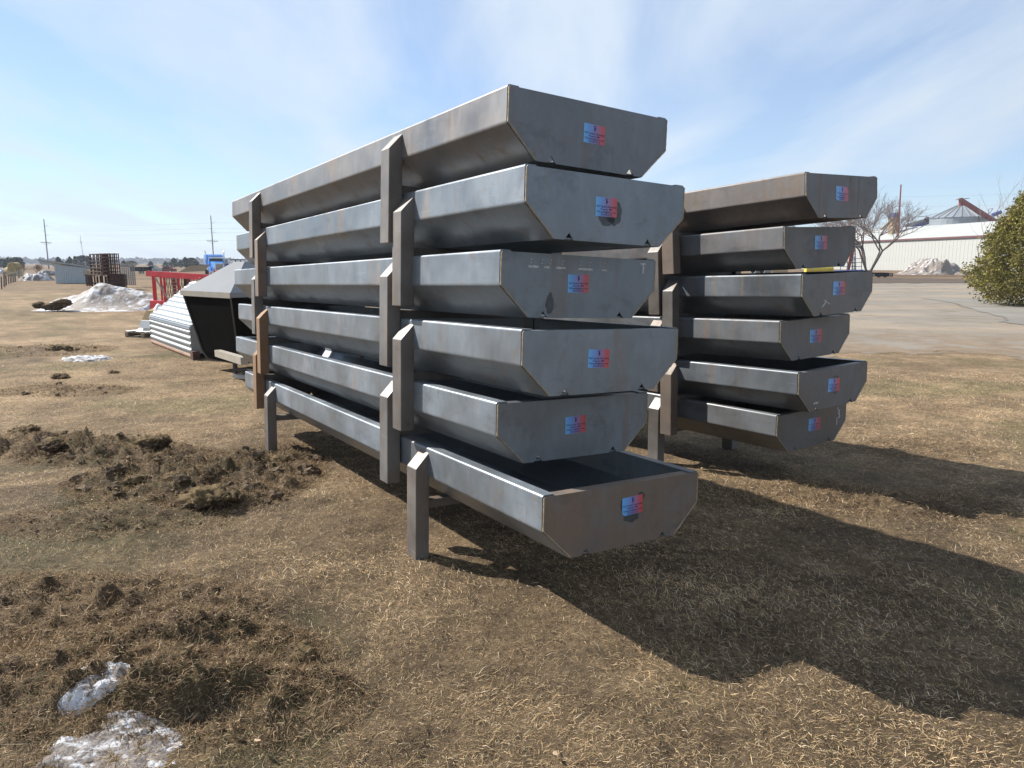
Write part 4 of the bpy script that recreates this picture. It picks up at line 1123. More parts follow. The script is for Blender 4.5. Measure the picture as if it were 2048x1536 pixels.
# wire fence at the far left
fn = empty('wire_fence', G(8, 574)); tag(fn, 'wire fence with wooden and rusty steel posts at far left', 'fence')
fp = [(3.5, 578, 553, 'T'), (9, 574, 544, 'W'), (13, 571, 550, 'T'), (17.5, 568.5, 549, 'T'), (21, 567, 549, 'T'), (24, 566, 548.5, 'T'), (27, 565, 548, 'T'), (30.5, 564, 546, 'W'), (38, 556, 540, 'W'), (42, 551, 537, 'W')]
tops = []
for px, pb, pt, kd in fp:
    b = G(px, pb); t = at(px-1.2, pt, b.y)
    MB().tube(b - fn.location, t - fn.location, .075 if kd == 'W' else .035, n=6).build('post', M['wood'] if kd == 'W' else M['rust'], fn)
    tops.append((b, t))
for f_ in (.3, .55, .85):
    mb = MB()
    for (b0, t0_), (b1, t1_) in zip(tops[:-1], tops[1:]): mb.tube(b0.lerp(t0_, f_)-fn.location, b1.lerp(t1_, f_)-fn.location, .008, n=4, caps=False)
    mb.tube(tops[0][0].lerp(tops[0][1], f_)-fn.location, tops[0][0].lerp(tops[0][1], f_)+Vector((-5, -9, 0))-fn.location, .008, n=4, caps=False)
    mb.build('fence_wire', M['wire'], fn)

# hay bales
yb = 96
def bale(px, py, y, r, ln, mat, label, rz):
    mb = MB(); n = 22; prof = [(-ln/2, r*.9), (-ln/2+.06, r), (ln/2-.06, r), (ln/2, r*.9)]
    vv = []
    for (a, rr) in prof:
        for i in range(n): t = 2*math.pi*i/n; k = rr*(1+.02*math.sin(3*t)); vv.append((k*math.cos(t), a, k*math.sin(t)))
    ff = [(a*n+i, a*n+(i+1) % n, (a+1)*n+(i+1) % n, (a+1)*n+i) for a in range(3) for i in range(n)] + [tuple(range(n)), tuple(range(3*n, 4*n))]
    mb.add(vv, ff); o = mb.build('round_hay_bale', mat); o.location = at(px, py, y); o.rotation_euler = (0, 0, rz); tag(o, label, 'hay bale', 'hay bales by the fence'); return o
bale(29.5, 534, yb, .62, 1.3, M['straw'], 'golden round hay bale stacked on top of the paler bale', .15)
o = MB().box(-.62, .62, -.6, .6, -.52, .55).build('square_hay_bale', M['straw_pale'], bevel=.06); o.location = at(29, 546, yb); tag(o, 'pale square hay bale under the golden round bale', 'hay bale', 'hay bales by the fence')
bale(20, 542, yb+1.5, .55, 1.2, M['straw'], 'dull hay bale half hidden left of the stacked bales', .9)

# vehicles and clutter in the far yard
def wheel(parent, c, r, w, axis='x'):
    c = Vector(c); d = Vector((w/2, 0, 0)) if axis == 'x' else Vector((0, w/2, 0))
    o = MB().tube(c-d, c+d, r, n=14).build('wheel', M['rubber'], parent)
    MB().tube(c-d*1.04, c+d*1.04, r*.55, n=10).build('rim', M['chrome'], o)
# semi truck, facing the camera
ty = 108.0
tk = empty('semi_truck', at(434, 525, ty)); tk.location.z = -.30; tk.rotation_euler = (0, 0, R(31))
tag(tk, 'blue semi truck with twin chrome exhaust stacks facing the camera', 'truck')
s_ = tk
MB().box(-1.15, 1.15, 1.6, 4.4, 1.0, 3.1).build('sleeper', M['blue'], s_, bevel=.12)
mb = MB(); mb.hexa([(-1.05, .35, 1.1), (1.05, .35, 1.1), (1.05, 1.6, 1.1), (-1.05, 1.6, 1.1), (-1.0, .75, 2.95), (1.0, .75, 2.95), (1.0, 1.6, 3.05), (-1.0, 1.6, 3.05)])
mb.build('cab', M['blue'], s_, bevel=.06)
MB().hexa([(-.9, .50, 2.05), (.9, .50, 2.05), (.9, .55, 2.05), (-.9, .55, 2.05), (-.86, .64, 2.60), (.86, .64, 2.60), (.86, .70, 2.6), (-.86, .70, 2.6)]).build('windshield', M['glass'], s_)
MB().hexa([(-.98, .28, 2.50), (.98, .28, 2.50), (.98, .30, 2.52), (-.98, .30, 2.52), (-.95, .68, 2.74), (.95, .68, 2.74), (.95, .7, 2.76), (-.95, .7, 2.76)]).build('sun_visor', M['chrome'], s_)
MB().hexa([(-.62, -1.7, .9), (.62, -1.7, .9), (.9, .4, .9), (-.9, .4, .9), (-.55, -1.7, 1.85), (.55, -1.7, 1.85), (.85, .42, 2.08), (-.85, .42, 2.08)]).build('hood', M['blue'], s_, bevel=.08)
gr = MB().box(-.6, .6, -1.78, -1.70, .65, 1.8).build('grille', M['chrome'], s_)
for k in range(7): MB().box(-.46+k*.14, -.38+k*.14, -1.80, -1.781, .72, 1.7).build('grille_slot', M['dark_metal'], gr)
for sx in (-1, 1):
    MB().tube((sx*1.28, 1.5, .9), (sx*1.28, 1.5, 3.4), .085, n=10).tube((sx*1.28, 1.5, 3.4), (sx*1.34, 1.72, 3.62), .085, n=10).build('exhaust_stack', M['chrome'], s_)
    MB().hexa([(sx*.62, -1.5, .5), (sx*1.2, -1.5, .5), (sx*1.2, -.1, .5), (sx*.62, -.1, .5), (sx*.62, -1.2, 1.2), (sx*1.15, -1.2, 1.2), (sx*1.15, -.3, 1.2), (sx*.62, -.3, 1.2)]).build('fender', M['blue'], s_)
    MB().box(sx*.78-.14, sx*.78+.14, -1.58, -1.50, 1.0, 1.2).build('headlight', M['chrome'], s_)
    MB().box(sx*1.42-.1, sx*1.42+.1, .5, .58, 1.7, 2.35).build('mirror', M['galv'], s_)
    MB().tube((sx*1.12, -.2, 1.0), (sx*1.12, .6, 1.0), .3, n=12).build('air_cleaner', M['chrome'], s_)
    wheel(s_, (sx*1.0, -.8, .5), .5, .3); wheel(s_, (sx*1.0, 3.6, .5), .5, .5)
for k in range(5): MB().box(-.6+k*.28, -.5+k*.28, .62, .76, 3.0, 3.07).build('marker_light', M['new_wood'], s_)
MB().box(-1.15, 1.15, -1.95, -1.80, .35, .70).build('bumper', M['chrome'], s_)
MB().box(1.05, 1.95, 1.5, 1.6, 1.05, 1.75).build('open_door', M['navy'], s_); 
MB().box(1.2, 1.75, 1.5, 1.56, 1.76, 2.4).build('door_window', M['galv_dull'], s_)
# black trailer, white pickup, distant cars
y_ = 112
tr_ = empty('stock_trailer', at(276, 547, y_)); tag(tr_, 'long black stock trailer in the far yard behind the panels', 'trailer')
MB().box(-1.1, 1.1, 0, 2.2, .35, .98).build('body', M['black'], tr_)
for k in range(5): MB().box(-1.0+k*.42, -.7+k*.42, -.03, -.002, .55, .85).build('side_slat', M['dark_metal'], tr_)
wheel(tr_, (.3, 0, .2), .2, .2, 'y'); wheel(tr_, (.75, 0, .2), .2, .2, 'y')
tr_.scale = (1.0, 1, 1)
def car(px, py, y, w, mat, label, name='parked_car', cat='car'):
    c = empty(name, at(px, py, y)); tag(c, label, cat)
    MB().hexa([(-w/2, 0, .3), (w/2, 0, .3), (w/2, 1.8, .3), (-w/2, 1.8, .3), (-w/2, .05, .8), (w/2, .05, .8), (w/2, 1.75, .8), (-w/2, 1.75, .8)]).build('body', mat, c)
    cb = MB().hexa([(-w*.32, .1, .8), (w*.28, .1, .8), (w*.28, 1.7, .8), (-w*.32, 1.7, .8), (-w*.2, .3, 1.25), (w*.18, .3, 1.25), (w*.18, 1.5, 1.25), (-w*.2, 1.5, 1.25)]).build('cabin', mat, c)
    MB().hexa([(-w*.28, .07, .84), (w*.24, .07, .84), (w*.24, .14, .84), (-w*.28, .14, .84), (-w*.19, .24, 1.18), (w*.17, .24, 1.18), (w*.17, .3, 1.18), (-w*.19, .3, 1.18)]).build('window', M['glass'], cb)
    for k in (-.32, .32): wheel(c, (w*k, .05, .3), .3, .2, 'y')
    return c
car(303, 546, 125, 1.9, M['white_sheet'], 'white pickup parked beside the black trailer in the far yard', 'parked_pickup', 'pickup')
car(332, 546, 140, 2.6, M['red_dark'], 'small dark red car far off above the red rail')
car(480, 540, 130, 2.6, M['galv_dull'], 'grey car right of the blue truck in the far yard')
mb = empty('timber_stack', at(388, 545, 100)); tag(mb, 'long stack of brown timber and pipes left of the blue truck', 'timber stack')
for k in range(7):
    MB().bar((-2.0+.1*k, .3*k, .1+.13*k), (1.4, .3*k+.3, .25+.13*k), .12).build('timber', M['new_wood'] if k % 2 else M['wood'], mb)
pt_ = empty('pipe_bundle', at(384, 535, 105)); tag(pt_, 'dark pipe bundle lying on the brown timber stack', 'pipes')
for k in range(4): MB().tube((-1.2, .12*k, .1*(k % 2)+.2), (1.7, .12*k, .3+.1*(k % 2)), .07, n=6).build('pipe', M['dark_metal'], pt_)
mf = empty('rusty_implement', at(472, 536, 90)); tag(mf, 'rusty flat-topped implement right of the blue truck', 'implement')
MB().box(-.7, .9, 0, .8, .98, 1.06).build('deck', M['dark_metal'], mf)
for x_ in (-.1, .5): MB().bar((x_, .3, -.4), (x_, .3, .98), .1).build('leg', M['rust'], mf)
MB().box(.2, .9, .1, .7, .1, .7).build('gearbox', M['rust'], mf)

# ------------------------------------------------------------------ utility poles, mast, wires
def util_pole(px, pt, y, lean, label):
    b = at(px, 530, y); b.z = -.3
    top = at(px-9.5*(1 if px < 200 else .7), pt, y)
    p = empty('utility_pole', b); tag(p, label, 'utility pole', 'utility poles along the far road')
    T = top - b
    MB().tube((0, 0, 0), T, .17, .11, n=8).build('pole_shaft', M['pole'], p)
    H = T.z
    def on(f): return T*f
    cross = on(1-(479-430)/(530-430.) if 0 else .53)
    MB().bar(cross + Vector((-1.5, 0, .1)), cross + Vector((1.5, 0, -.05)), .12, .14).build('crossarm', M['pole'], p)
    for s in (-1, 1): MB().bar(cross + Vector((s*.9, 0, 0)), cross + Vector((0, 0, -.7)), .05).build('arm_brace', M['galv_dull'], p)
    for k in range(4): MB().tube(cross + Vector((-1.3+.85*k, 0, .1)), cross + Vector((-1.3+.85*k, 0, .35)), .05, n=6).build('insulator', M['galv_dull'], p)
    arms = []
    for f, s in ((.86, 1), (.76, -1), (.68, 1)):
        q = on(f); MB().bar(q, q + Vector((s*.95, 0, .12)), .10, .08).build('standoff_arm', M['galv_dull'], p); arms.append(b + q + Vector((s*.95, 0, .1)))
    return p, b + T, b + cross, arms
pA = util_pole(97, 438, 205, 0, 'utility pole rising behind the corrugated shed')
pB = util_pole(428, 431, 195, 0, 'utility pole rising behind the blue truck')
def wire(name, label, pts, r, parent=None):
    mb = MB()
    for a, b in zip(pts[:-1], pts[1:]):
        n = 10; prev = None
        for i in range(n+1):
            t = i/n; p = a.lerp(b, t) - Vector((0, 0, 4*t*(1-t)*(a-b).length*.006))
            if prev is not None: mb.tube(prev, p, r, n=4, caps=False)
            prev = p
    o = mb.build(name, M['wire'], parent); tag(o, label, 'wire', 'overhead power lines'); return o
dirv = (pB[1]-pA[1])
for k in range(3):
    a, b = pA[3][k], pB[3][k]
    wire('power_line', ['uppermost overhead wire between the two utility poles', 'middle overhead wire between the two utility poles', 'third overhead wire between the two utility poles'][k], [a-dirv*1.2, a, b, b+dirv, b+dirv*2], .015)
wire('power_line', 'overhead wire strung on the crossarms of both utility poles', [pA[2]-dirv*1.2, pA[2]+Vector((0, 0, .3)), pB[2]+Vector((0, 0, .3)), pB[2]+dirv*2], .015)
for k, (z0, z1) in enumerate(((393, 379), (408, 403), (425, 428), (437, 440))):
    wire('power_line', 'thin overhead wire crossing the sky right of the stacks, %s' % ['highest', 'second from top', 'third from top', 'lowest'][k], [at(1300, z0+4, 210), at(2300, z1, 190)], .012)
ms_ = empty('radio_mast', at(168.5, 527, 800)); tag(ms_, 'thin distant radio mast between the two utility poles', 'radio mast')
hh = (527-473)/1441*800
MB().tube((0, 0, 0), (-1.6, 0, hh), .35, .25, n=6).build('mast', M['galv_dull'], ms_); MB().tube((-1.4, 0, hh*.75), (-1.4, 0, hh*.78), 1.3, n=8).build('antenna', M['galv_dull'], ms_)

# ------------------------------------------------------------------ white building and the grain site
e1, e0 = at(1975, 472.4, 140), at(1600, 489.6, 0.1)
yR, xR = 140.0, at(1990, 471.7, 140).x
# wall runs back to the left towards the vanishing point near px 806
vp = Vector((806-1024, FPX, 0)).normalized(); vp = Vector((vp.x, vp.y, 0))
ze = zat(471.7, 140, 1990)
Pn = Vector((xR, yR, 0)) - vp*18; Pf = Vector((xR, yR, 0)) + vp*125
bl = empty('white_building', (Pn.x, Pn.y, ZF-.1)); bl.rotation_euler = (0, 0, math.atan2(vp.y, vp.x))
tag(bl, 'long low white metal building with maroon eave trim behind the dirty snow mound', 'building')
LB = (Pf-Pn).length; hE = ze - (ZF-.1)
npn = 140
pm = MB(); pw = LB/npn; pm.box(0, pw-.22, -.02, .02, .05, hE); pm.box(pw-.22, pw, .0, .045, .05, hE)
pmesh = pm.mesh('wall_panel'); pmesh.materials.append(M['white_sheet'])
for k in range(npn):
    o = link(bpy.data.objects.new('wall_panel', pmesh), bl); o.location = (pw*k, 0, 0)
wdp = 18.0
zr = zat(444, 140+4, 1980)+.0
rise = zr - ze
MB().hexa([(-.6, .35, hE+.16), (LB+.6, .35, hE+.16), (LB+.6, -wdp/2, hE+rise+.5), (-.6, -wdp/2, hE+rise+.5), (-.6, .35, hE+.24), (LB+.6, .35, hE+.24), (LB+.6, -wdp/2, hE+rise+.6), (-.6, -wdp/2, hE+rise+.6)]).build('roof', M['white_sheet'], bl)
MB().hexa([(-.6, -wdp/2, hE+rise+.5), (LB+.6, -wdp/2, hE+rise+.5), (LB+.6, -wdp, hE), (-.6, -wdp, hE), (-.6, -wdp/2, hE+rise+.6), (LB+.6, -wdp/2, hE+rise+.6), (LB+.6, -wdp, hE+.1), (-.6, -wdp, hE+.1)]).build('roof', M['white_sheet'], bl)
MB().box(-.6, LB+.6, .36, .44, hE-.12, hE+.22).build('eave_trim', M['trim'], bl)
MB().box(0, LB, -wdp, -.05, .05, hE).build('core_wall', M['white_sheet'], bl)
MB().box(0, LB, -.03, .13, -.1, .05).build('base_trim', M['galv_dull'], bl)

def grain_bin(pxc, pyA, pyE, half, y, label, spout=False):
    c = at(pxc, pyE, y); r = half/FPX*y; zA = zat(pyA, y, pxc); zE = c.z
    b = empty('grain_bin', (c.x, y, ZF)); tag(b, label, 'grain bin', 'round grain bins behind the white building')
    n = 24; zE -= ZF; zA -= ZF
    mb = MB(); mb.tube((0, 0, 0), (0, 0, zE), r, n=32); mb.build('bin_wall', M['galv'], b)
    for k in range(1, 9): MB().tube((0, 0, zE-k*.95), (0, 0, zE-k*.95+.08), r+.03, n=32).build('wall_band', M['galv_dull'], b)
    rt = r*.12
    for k in range(n):
        a0, a1 = 2*math.pi*k/n, 2*math.pi*(k+1)/n
        mb = MB(); R_ = r+.25
        mb.add([(R_*math.cos(a0), R_*math.sin(a0), zE-.08), (R_*math.cos(a1), R_*math.sin(a1), zE-.08), (rt*math.cos(a1), rt*math.sin(a1), zA), (rt*math.cos(a0), rt*math.sin(a0), zA)], [(0, 1, 2, 3)])
        mb.build('roof_sheet', M['galv'], b)
        MB().bar((R_*math.cos(a0), R_*math.sin(a0), zE), (rt*math.cos(a0), rt*math.sin(a0), zA+.08), .14, .14).build('roof_rib', M['galv_dull'], b)
    MB().tube((0, 0, zA-.1), (0, 0, zA+.35), rt*1.25, n=16).build('roof_cap', M['galv_dull'], b)
    for k in range(3):
        f = .3+.22*k; rr = r*(1-f)+rt*f; zz = zE*(1-f)+zA*f
        MB().bar((rr*.2, -rr*.98, zz+.15), (rr*.55, -rr*.85, zz+.15), .12).build('ladder_rung', M['galv_dull'], b)
    return b
grain_bin(1921, 410, 436, 53, 190, 'large conical-roofed grain bin with red auger above the white building')
grain_bin(1578, 448, 463, 22, 230, 'distant grain bin roof peeking left between the two top rear troughs')
grain_bin(1673, 441, 456, 26, 230, 'distant grain bin roof peeking right between the two top rear troughs')
au = empty('grain_auger', at(1921, 400, 184)); tag(au, 'long rust red auger tube rising over the large grain bin', 'auger')
base_ = au.location.copy()
MB().tube((0, 0, 0), at(2075, 496, 178)-base_, .62, n=10).build('auger_tube', M['red_dark'], au)
MB().tube((0, 0, .5), at(1922, 412, 184)-base_, .5, n=8).build('down_spout', M['red_dark'], au)
MB().bar(at(1912, 399.5, 184)-base_, at(1938, 396.5, 184)-base_, .4, .18).build('hood_plate', M['galv_dull'], au)
ba = empty('blue_auger', at(1808, 452, 200)); tag(ba, 'blue auger tubes lying level beside the large grain bin', 'auger')
bb = ba.location.copy()
MB().tube((0, 0, 0), at(1855, 439, 200)-bb, .5, n=8).build('auger_tube', M['galv_dull'], ba)
MB().tube(at(1822, 453, 200)-bb, at(1868, 443, 200)-bb, .45, n=8).build('auger_tube', M['navy'], ba)
MB().tube(at(1853, 441, 199)-bb, at(1857, 437, 199)-bb, .8, n=10).build('auger_head', M['dark_metal'], ba)
bc = empty('blue_auger', at(1985, 430, 200)); tag(bc, 'small blue auger frame to the right of the red auger', 'auger')
bb = bc.location.copy()
MB().tube((0, 0, 0), at(2002, 424, 200)-bb, .5, n=8).build('auger_tube', M['navy'], bc); MB().bar(at(1976, 430, 200)-bb, at(1978, 418, 200)-bb, .1).build('strut', M['dark_metal'], bc); MB().bar(at(1978, 418, 200)-bb, at(1986, 417, 200)-bb, .1).bar(at(1986, 417, 200)-bb, at(1978, 428, 200)-bb, .1).build('strut', M['dark_metal'], bc)
eh = empty('elevator_head', at(1792, 455, 175)); tag(eh, 'tan elevator house with blue top behind the bare tree', 'elevator')
MB().box(-.8, .8, 0, 2, -2, 2.4).build('house_wall', M['card'], eh); MB().box(-.85, .5, -.1, 2, 2.4, 3.4).build('top_box', M['navy'], eh)
MB().bar((-3.5, 0, -.5), (-.9, 0, 2.0), .4).build('conveyor', M['card'], eh)
an = empty('antenna_pole', at(1798, 455, 170)); tag(an, 'slim rust red pole standing above the white building roof', 'pole')
MB().tube((0, 0, -3), at(1802, 369, 170)-an.location, .22, .14, n=6).build('pole_shaft', M['red_dark'], an)

# farm clutter in front of the white building
yc = 82
af = empty('stepladder_frame', at(1707, 548, yc)); tag(af, 'tall red and silver A-frame ladder before the white building', 'ladder'); ab = af.location.copy()
MB().bar(at(1694, 548, yc)-ab, at(1707, 494, yc)-ab, .35, .12).build('red_rail', M['red_dark'], af)
for dx_ in (0, 7): MB().bar(at(1704+dx_, 548, yc)-ab, at(1707+dx_*.4, 494, yc)-ab, .12, .08).build('silver_rail', M['galv'], af)
for k in range(8): MB().bar(at(1703, 544-k*6, yc)-ab, at(1712, 544-k*6, yc)-ab, .08).build('rung', M['galv'], af)
MB().box(-.5, .5, -.2, .2, 3.05, 3.2).build('cap', M['galv'], af)
gf = empty('pipe_gate', at(1690, 547, 76)); tag(gf, 'thin pipe gate panel in front of the ladder and tree', 'gate'); gb = gf.location.copy()
for k in range(4): MB().tube(at(1680, 541-k*8, 76)-gb, at(1724, 541-k*8, 76)-gb, .03, n=5).build('rail', M['wire'], gf)
for k in range(4): MB().tube(at(1681+k*14, 548, 76)-gb, at(1681+k*14, 515, 76)-gb, .04, n=5).build('upright', M['wire'], gf)
ye = empty('yellow_tank', at(1640, 545, 78)); tag(ye, 'yellow corrugated tank lying behind the rear stack', 'tank')
MB().tube((-1.6, 0, .3), (1.3, 0, .3), .36, n=14).build('tank_body', M['yellow'], ye)
for k in range(13): MB().tube((-1.5+k*.21, 0, .3), (-1.4+k*.21, 0, .3), .39, n=14).build('rib', M['yellow'], ye)
bt = empty('blue_pipe_rack', at(1700, 545, 75)); tag(bt, 'blue pipe rack lying beside the yellow tank', 'pipe rack'); b_0 = bt.location.copy()
MB().tube(at(1668, 543, 75)-b_0, at(1726, 541, 75)-b_0, .10, n=8).build('pipe', M['navy'], bt); MB().tube(at(1672, 545.5, 75)-b_0, at(1716, 544, 75)-b_0, .08, n=8).build('pipe', M['galv'], bt)
for k, (px, mat, lb) in enumerate(((1512, 'galv_dull', 'grey culvert pipe end showing left behind the rear stack'), (1530, 'galv', 'galvanised culvert pipe behind the rear stack'))):
    c = empty('culvert_pipe', at(px, 543, 70)); tag(c, lb, 'pipe')
    MB().tube((-.5, -.6, .1), (.5, .3, .1), .32, n=14).build('pipe_wall', M[mat], c); MB().tube((-.505, -.604, .1), (-.49, -.59, .1), .24, n=12).build('bore_shade', M['black'], c)  # black disc on the solid tube stands for its shaded hollow
bx = empty('timber_crate', at(1560, 545, 74)); tag(bx, 'tan timber crate behind the rear stack next to the culverts', 'crate')
for k in range(4): MB().box(-.8, .8, 0, .8, -.1+k*.16, .03+k*.16).build('slat', M['new_wood'], bx)
lt = empty('flat_trailer', at(1766, 555, 86)); tag(lt, 'low black flat trailer with wheel cutouts in front of the dirty snow mound', 'trailer')
MB().box(-1.25, 1.15, 0, 1.4, .12, .50).build('deck', M['black'], lt); MB().box(-.7, .6, -.02, 1.3, .50, .56).build('fender', M['black'], lt)
MB().box(.70, 1.05, -.02, -.002, .22, .42).build('plate', M['galv_dull'], lt); MB().box(-1.2, -1.02, -.02, -.002, .2, .42).build('plate', M['galv_dull'], lt)
wheel(lt, (-.4, .2, .22), .22, .2, 'y'); wheel(lt, (.35, .2, .22), .22, .2, 'y')

# ------------------------------------------------------------------ trees
def leaf_cloud(pts, nrm, size, cols, jitter=1.0):
    n = len(pts)
    a = rng.normal(size=(n, 3)); a /= np.linalg.norm(a, axis=1)[:, None]
    b = np.cross(a, rng.normal(size=(n, 3))); b /= np.linalg.norm(b, axis=1)[:, None]
    s = size*(0.6+.8*rng.random((n, 1)))
    V = np.stack([pts - a*s*.5 - b*s*.3, pts + a*s*.1 - b*s*.45, pts + a*s*.6, pts - a*s*.05 + b*s*.45], 1).reshape(-1, 3)
    k = np.arange(n)*4
    return V, np.stack([k, k+1, k+2, k+3], 1), np.repeat(cols, 4, axis=0)

# large evergreen bush at right edge
bc_ = G(2075, 612); by = bc_.y
bu = empty('evergreen_bush', (bc_.x, by, ZF)); tag(bu, 'large olive green evergreen bush at the right edge beside the gravel', 'bush')
def bush():
    hgt = zat(366, by, 2075) - ZF; pts = []; cl = []
    R0 = (2075-1946)/FPX*by
    ncl = 5200
    for i in range(ncl):
        t = rng.random()**.85; z = .05 + t*(hgt-.05)
        prof = np.interp(t, [0, .08, .25, .45, .7, .9, 1], [.66, .88, 1.04, .92, .62, .30, .08])
        th = rng.random()*6.283
        lob = 0.66 + .26*float(vn(np.array(th*2.2+3), np.array(t*7), 5)) + .16*float(vn(np.array(th*6), np.array(t*18), 6))
        rad = R0*prof*lob*(1 - .5*rng.random()**1.5)*(1 + (.10*rng.random()**3))
        c = np.array([rad*math.cos(th), rad*math.sin(th), z + .12*math.sin(5*th)])
        m_ = 9 + int(rng.random()*8)
        up = np.array([math.cos(th)*.14, math.sin(th)*.14, .16])
        q = c + rng.normal(size=(m_, 3))*.075 + rng.random((m_, 1))*up
        pts.append(q)
        base_c = np.array([.195, .172, .040]) if rng.random() < .75 else (np.array([.20, .158, .055]) if rng.random() < .6 else np.array([.10, .106, .032]))
        cl.append(np.tile(base_c*(0.6+.8*rng.random()), (m_, 1))*(0.8+.4*rng.random((m_, 1))))
    V, F, C = leaf_cloud(np.concatenate(pts), None, .075, np.concatenate(cl))
    m = fast_mesh('foliage', V, F, M['foliage'], C)
    link(bpy.data.objects.new('foliage', m), bu)
    mb = MB(); mb.tube((0, 0, 0), (.1, 0, hgt*.8), .12, .03, n=8)
    for k in range(24):
        a = rng.random()*6.28; z = .2 + 3.0*rng.random()
        mb.tube((0, 0, z*.6), (math.cos(a)*1.4, math.sin(a)*1.4, z+.5), .035, .01, n=5)
    mb.build('trunk', M['bark'], bu)
bush()

def bare_tree(name, loc, height, seed, label, cat='tree', depth=6, spread=.55, mat='bark', stems=4, r0=.16, lean=0.0, split=(2, 3)):
    rs = random.Random(seed); t = empty(name, loc); tag(t, label, cat)
    trunk = MB(); twigs = MB()
    def grow(p, d, ln, r, lev):
        cur = p; dd = d; seg = 3
        for s_ in range(seg):
            dd = (dd + Vector((rs.uniform(-1, 1), rs.uniform(-1, 1), rs.uniform(-.5, .7)))*.16).normalized()
            nx = cur + dd*ln/seg; r2 = r*(1-.22/seg*(s_+1))
            (trunk if lev < 2 else twigs).tube(cur, nx, r*(1-.22/seg*s_), r2, n=6 if lev < 2 else (4 if lev < 4 else 3), caps=False)
            cur = nx
            if lev < depth and lev > 0 and rs.random() < .55:
                a = Vector((rs.uniform(-1, 1), rs.uniform(-1, 1), rs.uniform(-.2, .8))).normalized()
                grow(cur, (dd + a*.9).normalized(), ln*.62, r*.45, lev+2 if lev+2 <= depth else depth)
        if lev < depth:
            for k in range(rs.randint(*split)):
                a = Vector((rs.uniform(-1, 1), rs.uniform(-1, 1), rs.uniform(-.35, .6))).normalized()
                grow(cur, (dd + a*spread*1.35).normalized(), ln*rs.uniform(.62, .82), r*.62, lev+1)
    for k in range(stems):
        a = 6.283*k/stems + rs.uniform(-.4, .4)
        d = Vector((math.cos(a)*.42 + lean, math.sin(a)*.42, 1)).normalized()
        grow(Vector((math.cos(a)*.1, math.sin(a)*.1, 0)), d, height*.29, r0, 0)
    trunk.build('trunk', M[mat], t); tw_ = twigs.build('twigs', M['twig'] if mat == 'bark' else M[mat], t); tw_['kind'] = 'stuff'
    return t
g_ = G(1736, 551); bare_tree('bare_tree', (g_.x, g_.y, ZF), 13.2, 5, 'leafless spreading tree in front of the white building', depth=6, stems=5, r0=.155, spread=.62)
g_ = G(2118, 575); bare_tree('bare_shrub', (g_.x, g_.y+8, ZF), 10.0, 9, 'thin leafless shrub sticking up behind the evergreen bush', 'shrub', depth=4, stems=7, r0=.035, spread=.22, split=(1, 2))
g_ = G(52, 549); 
for k in range(2): bare_tree('dry_brush', (g_.x+k*1.1-.6, g_.y+k*2, ZF), 1.7, 20+k, ['bushy reddish dry brush right of the hay bales', 'second clump of dry brush behind the reddish brush'][k], 'shrub', depth=5, stems=9, r0=.03, spread=.5, mat='brush')

def far_tree(px, top, y, w, kind, label):
    b = at(px, 525, y); hgt = zat(top, y, px) - ZF
    t = empty('pine_tree' if kind == 'pine' else 'round_tree', (b.x, y, ZF)); tag(t, label, 'tree', 'dark trees beyond the field')
    MB().tube((0, 0, 0), (0, 0, hgt*.8), .16, .05, n=6).build('trunk', M['bark'], t)
    n = 520; tt = rng.random(n)**.8; hw = w/FPX*y/2
    if kind == 'pine': prof = np.interp(tt, [0, .12, .3, .6, .85, 1], [.25, .9, 1, .62, .3, .05])
    else: prof = np.sqrt(np.clip(1-(2*tt-1)**2, 0, 1))*.9+.1
    th = rng.random(n)*6.283; lob = .6+.55*vn(th*1.7+px, tt*6, int(px))
    rad = hw*prof*lob*np.sqrt(rng.random(n))*1.25
    z = hgt*(.10 + .9*tt)
    P = np.stack([rad*np.cos(th), rad*np.sin(th), z], 1)
    c = np.array([.030, .042, .026])*(0.6+.9*rng.random((n, 1)))
    V, F, C = leaf_cloud(P, None, hgt*.13, c)
    m = fast_mesh('crown', V, F, M['foliage'], C); link(bpy.data.objects.new('crown', m), t)
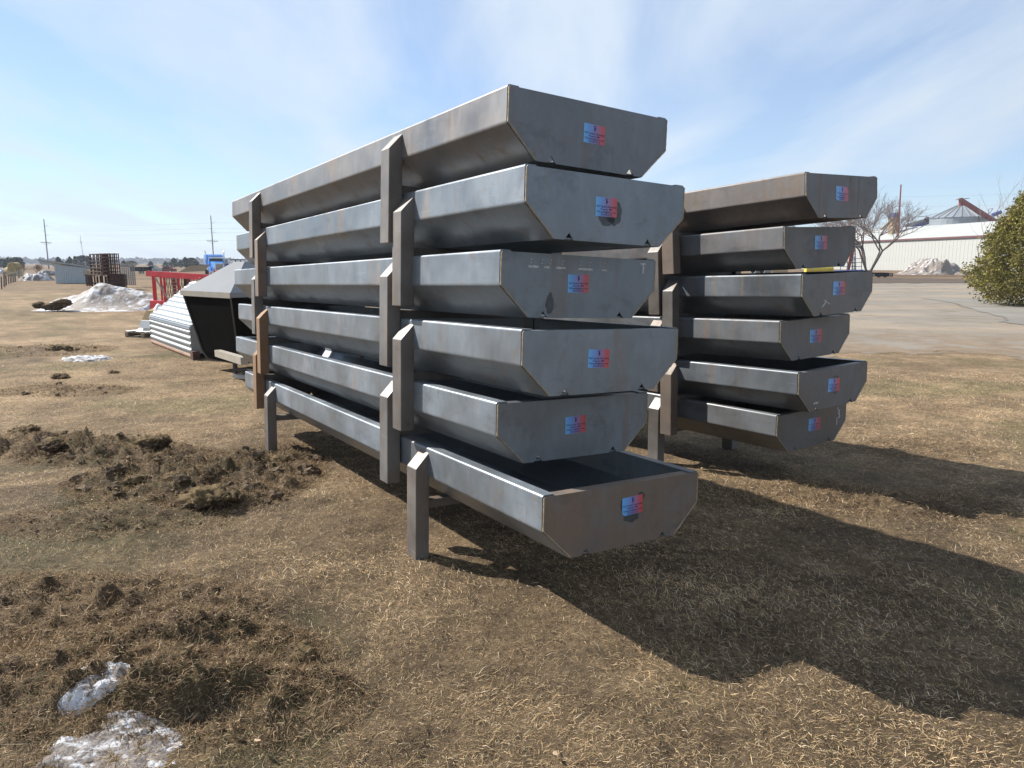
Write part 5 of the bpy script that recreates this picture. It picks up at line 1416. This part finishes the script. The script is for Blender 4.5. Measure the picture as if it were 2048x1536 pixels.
FT = [(6, 518, 210, 26, 'round', 'dark round tree at the far left edge of the picture'), (16, 516, 220, 24, 'pine', 'dark tree just left of the round hay bale'), (31, 515, 205, 26, 'round', 'dark round tree above the round hay bale'), (41, 516, 215, 16, 'pine', 'slim dark pine right of the tree above the bale'),
      (117, 514.5, 230, 20, 'pine', 'dark pine above the shed roof ridge'), (140, 514, 240, 16, 'pine', 'slim dark pine right of the shed roof pine'), (150, 513.5, 235, 14, 'pine', 'slim dark pine left of the big round tree'), (165, 511.5, 228, 30, 'round', 'big dark round tree left of the tall panel bundle'), (181, 515, 240, 14, 'pine', 'dark pine partly behind the tall panel bundle'),
      (247, 521, 260, 14, 'pine', 'small pine just right of the tall panel bundle'), (263, 522, 260, 22, 'round', 'low dark tree above the black trailer'), (301, 522.5, 280, 14, 'pine', 'small pine above the white pickup'), (331, 523, 260, 16, 'pine', 'low pine above the red rail'),
      (348, 516.5, 250, 24, 'pine', 'dark pine left of the three pines near the blue truck'), (361, 520, 255, 14, 'pine', 'small pine between the darker pines left of the truck'), (371, 515, 240, 20, 'pine', 'tall dark pine left of the blue truck'), (383, 516, 245, 22, 'round', 'dark round tree nearest the blue truck'), (392, 520, 250, 16, 'pine', 'low pine closest to the truck exhaust')]
for a in FT: far_tree(*a)

def treeline():
    n = 15000
    th = np.radians(90 + (rng.random(n)-.5)*110); d = 1150 + 380*rng.random(n)
    top = 4.5 + 5.5*fbm(th*60, d*.003, 4, 77)
    z = top*rng.random(n)**.7
    P = np.stack([d*np.cos(th), d*np.sin(th), z - .5], 1)
    c = np.array([.085, .070, .065])*(0.6+.8*rng.random((n, 1)))
    c[rng.random(n) < .25] = [.035, .045, .03]
    V, F, C = leaf_cloud(P, None, 5.0, c)
    m = fast_mesh('far_woods', V, F, M['foliage'], C); o = link(bpy.data.objects.new('far_woods', m))
    tag(o, 'low hazy line of bare woods along the horizon', 'woods', kind='stuff')
treeline()

# ------------------------------------------------------------------ haze
def haze():
    mb = MB(); mb.box(-2600, 2600, -900, 2600, -1.5, 36)
    m, n, l, b = new_mat('haze_air'); n.remove(b)
    v = n.new('ShaderNodeVolumePrincipled'); v.inputs['Density'].default_value = .00042; v.inputs['Color'].default_value = (.80, .87, .98, 1)
    l.new(v.outputs[0], n['Material Output'].inputs['Volume'])
    o = mb.build('haze', m); tag(o, 'thin blue air over the whole yard', 'haze', kind='stuff')
haze()
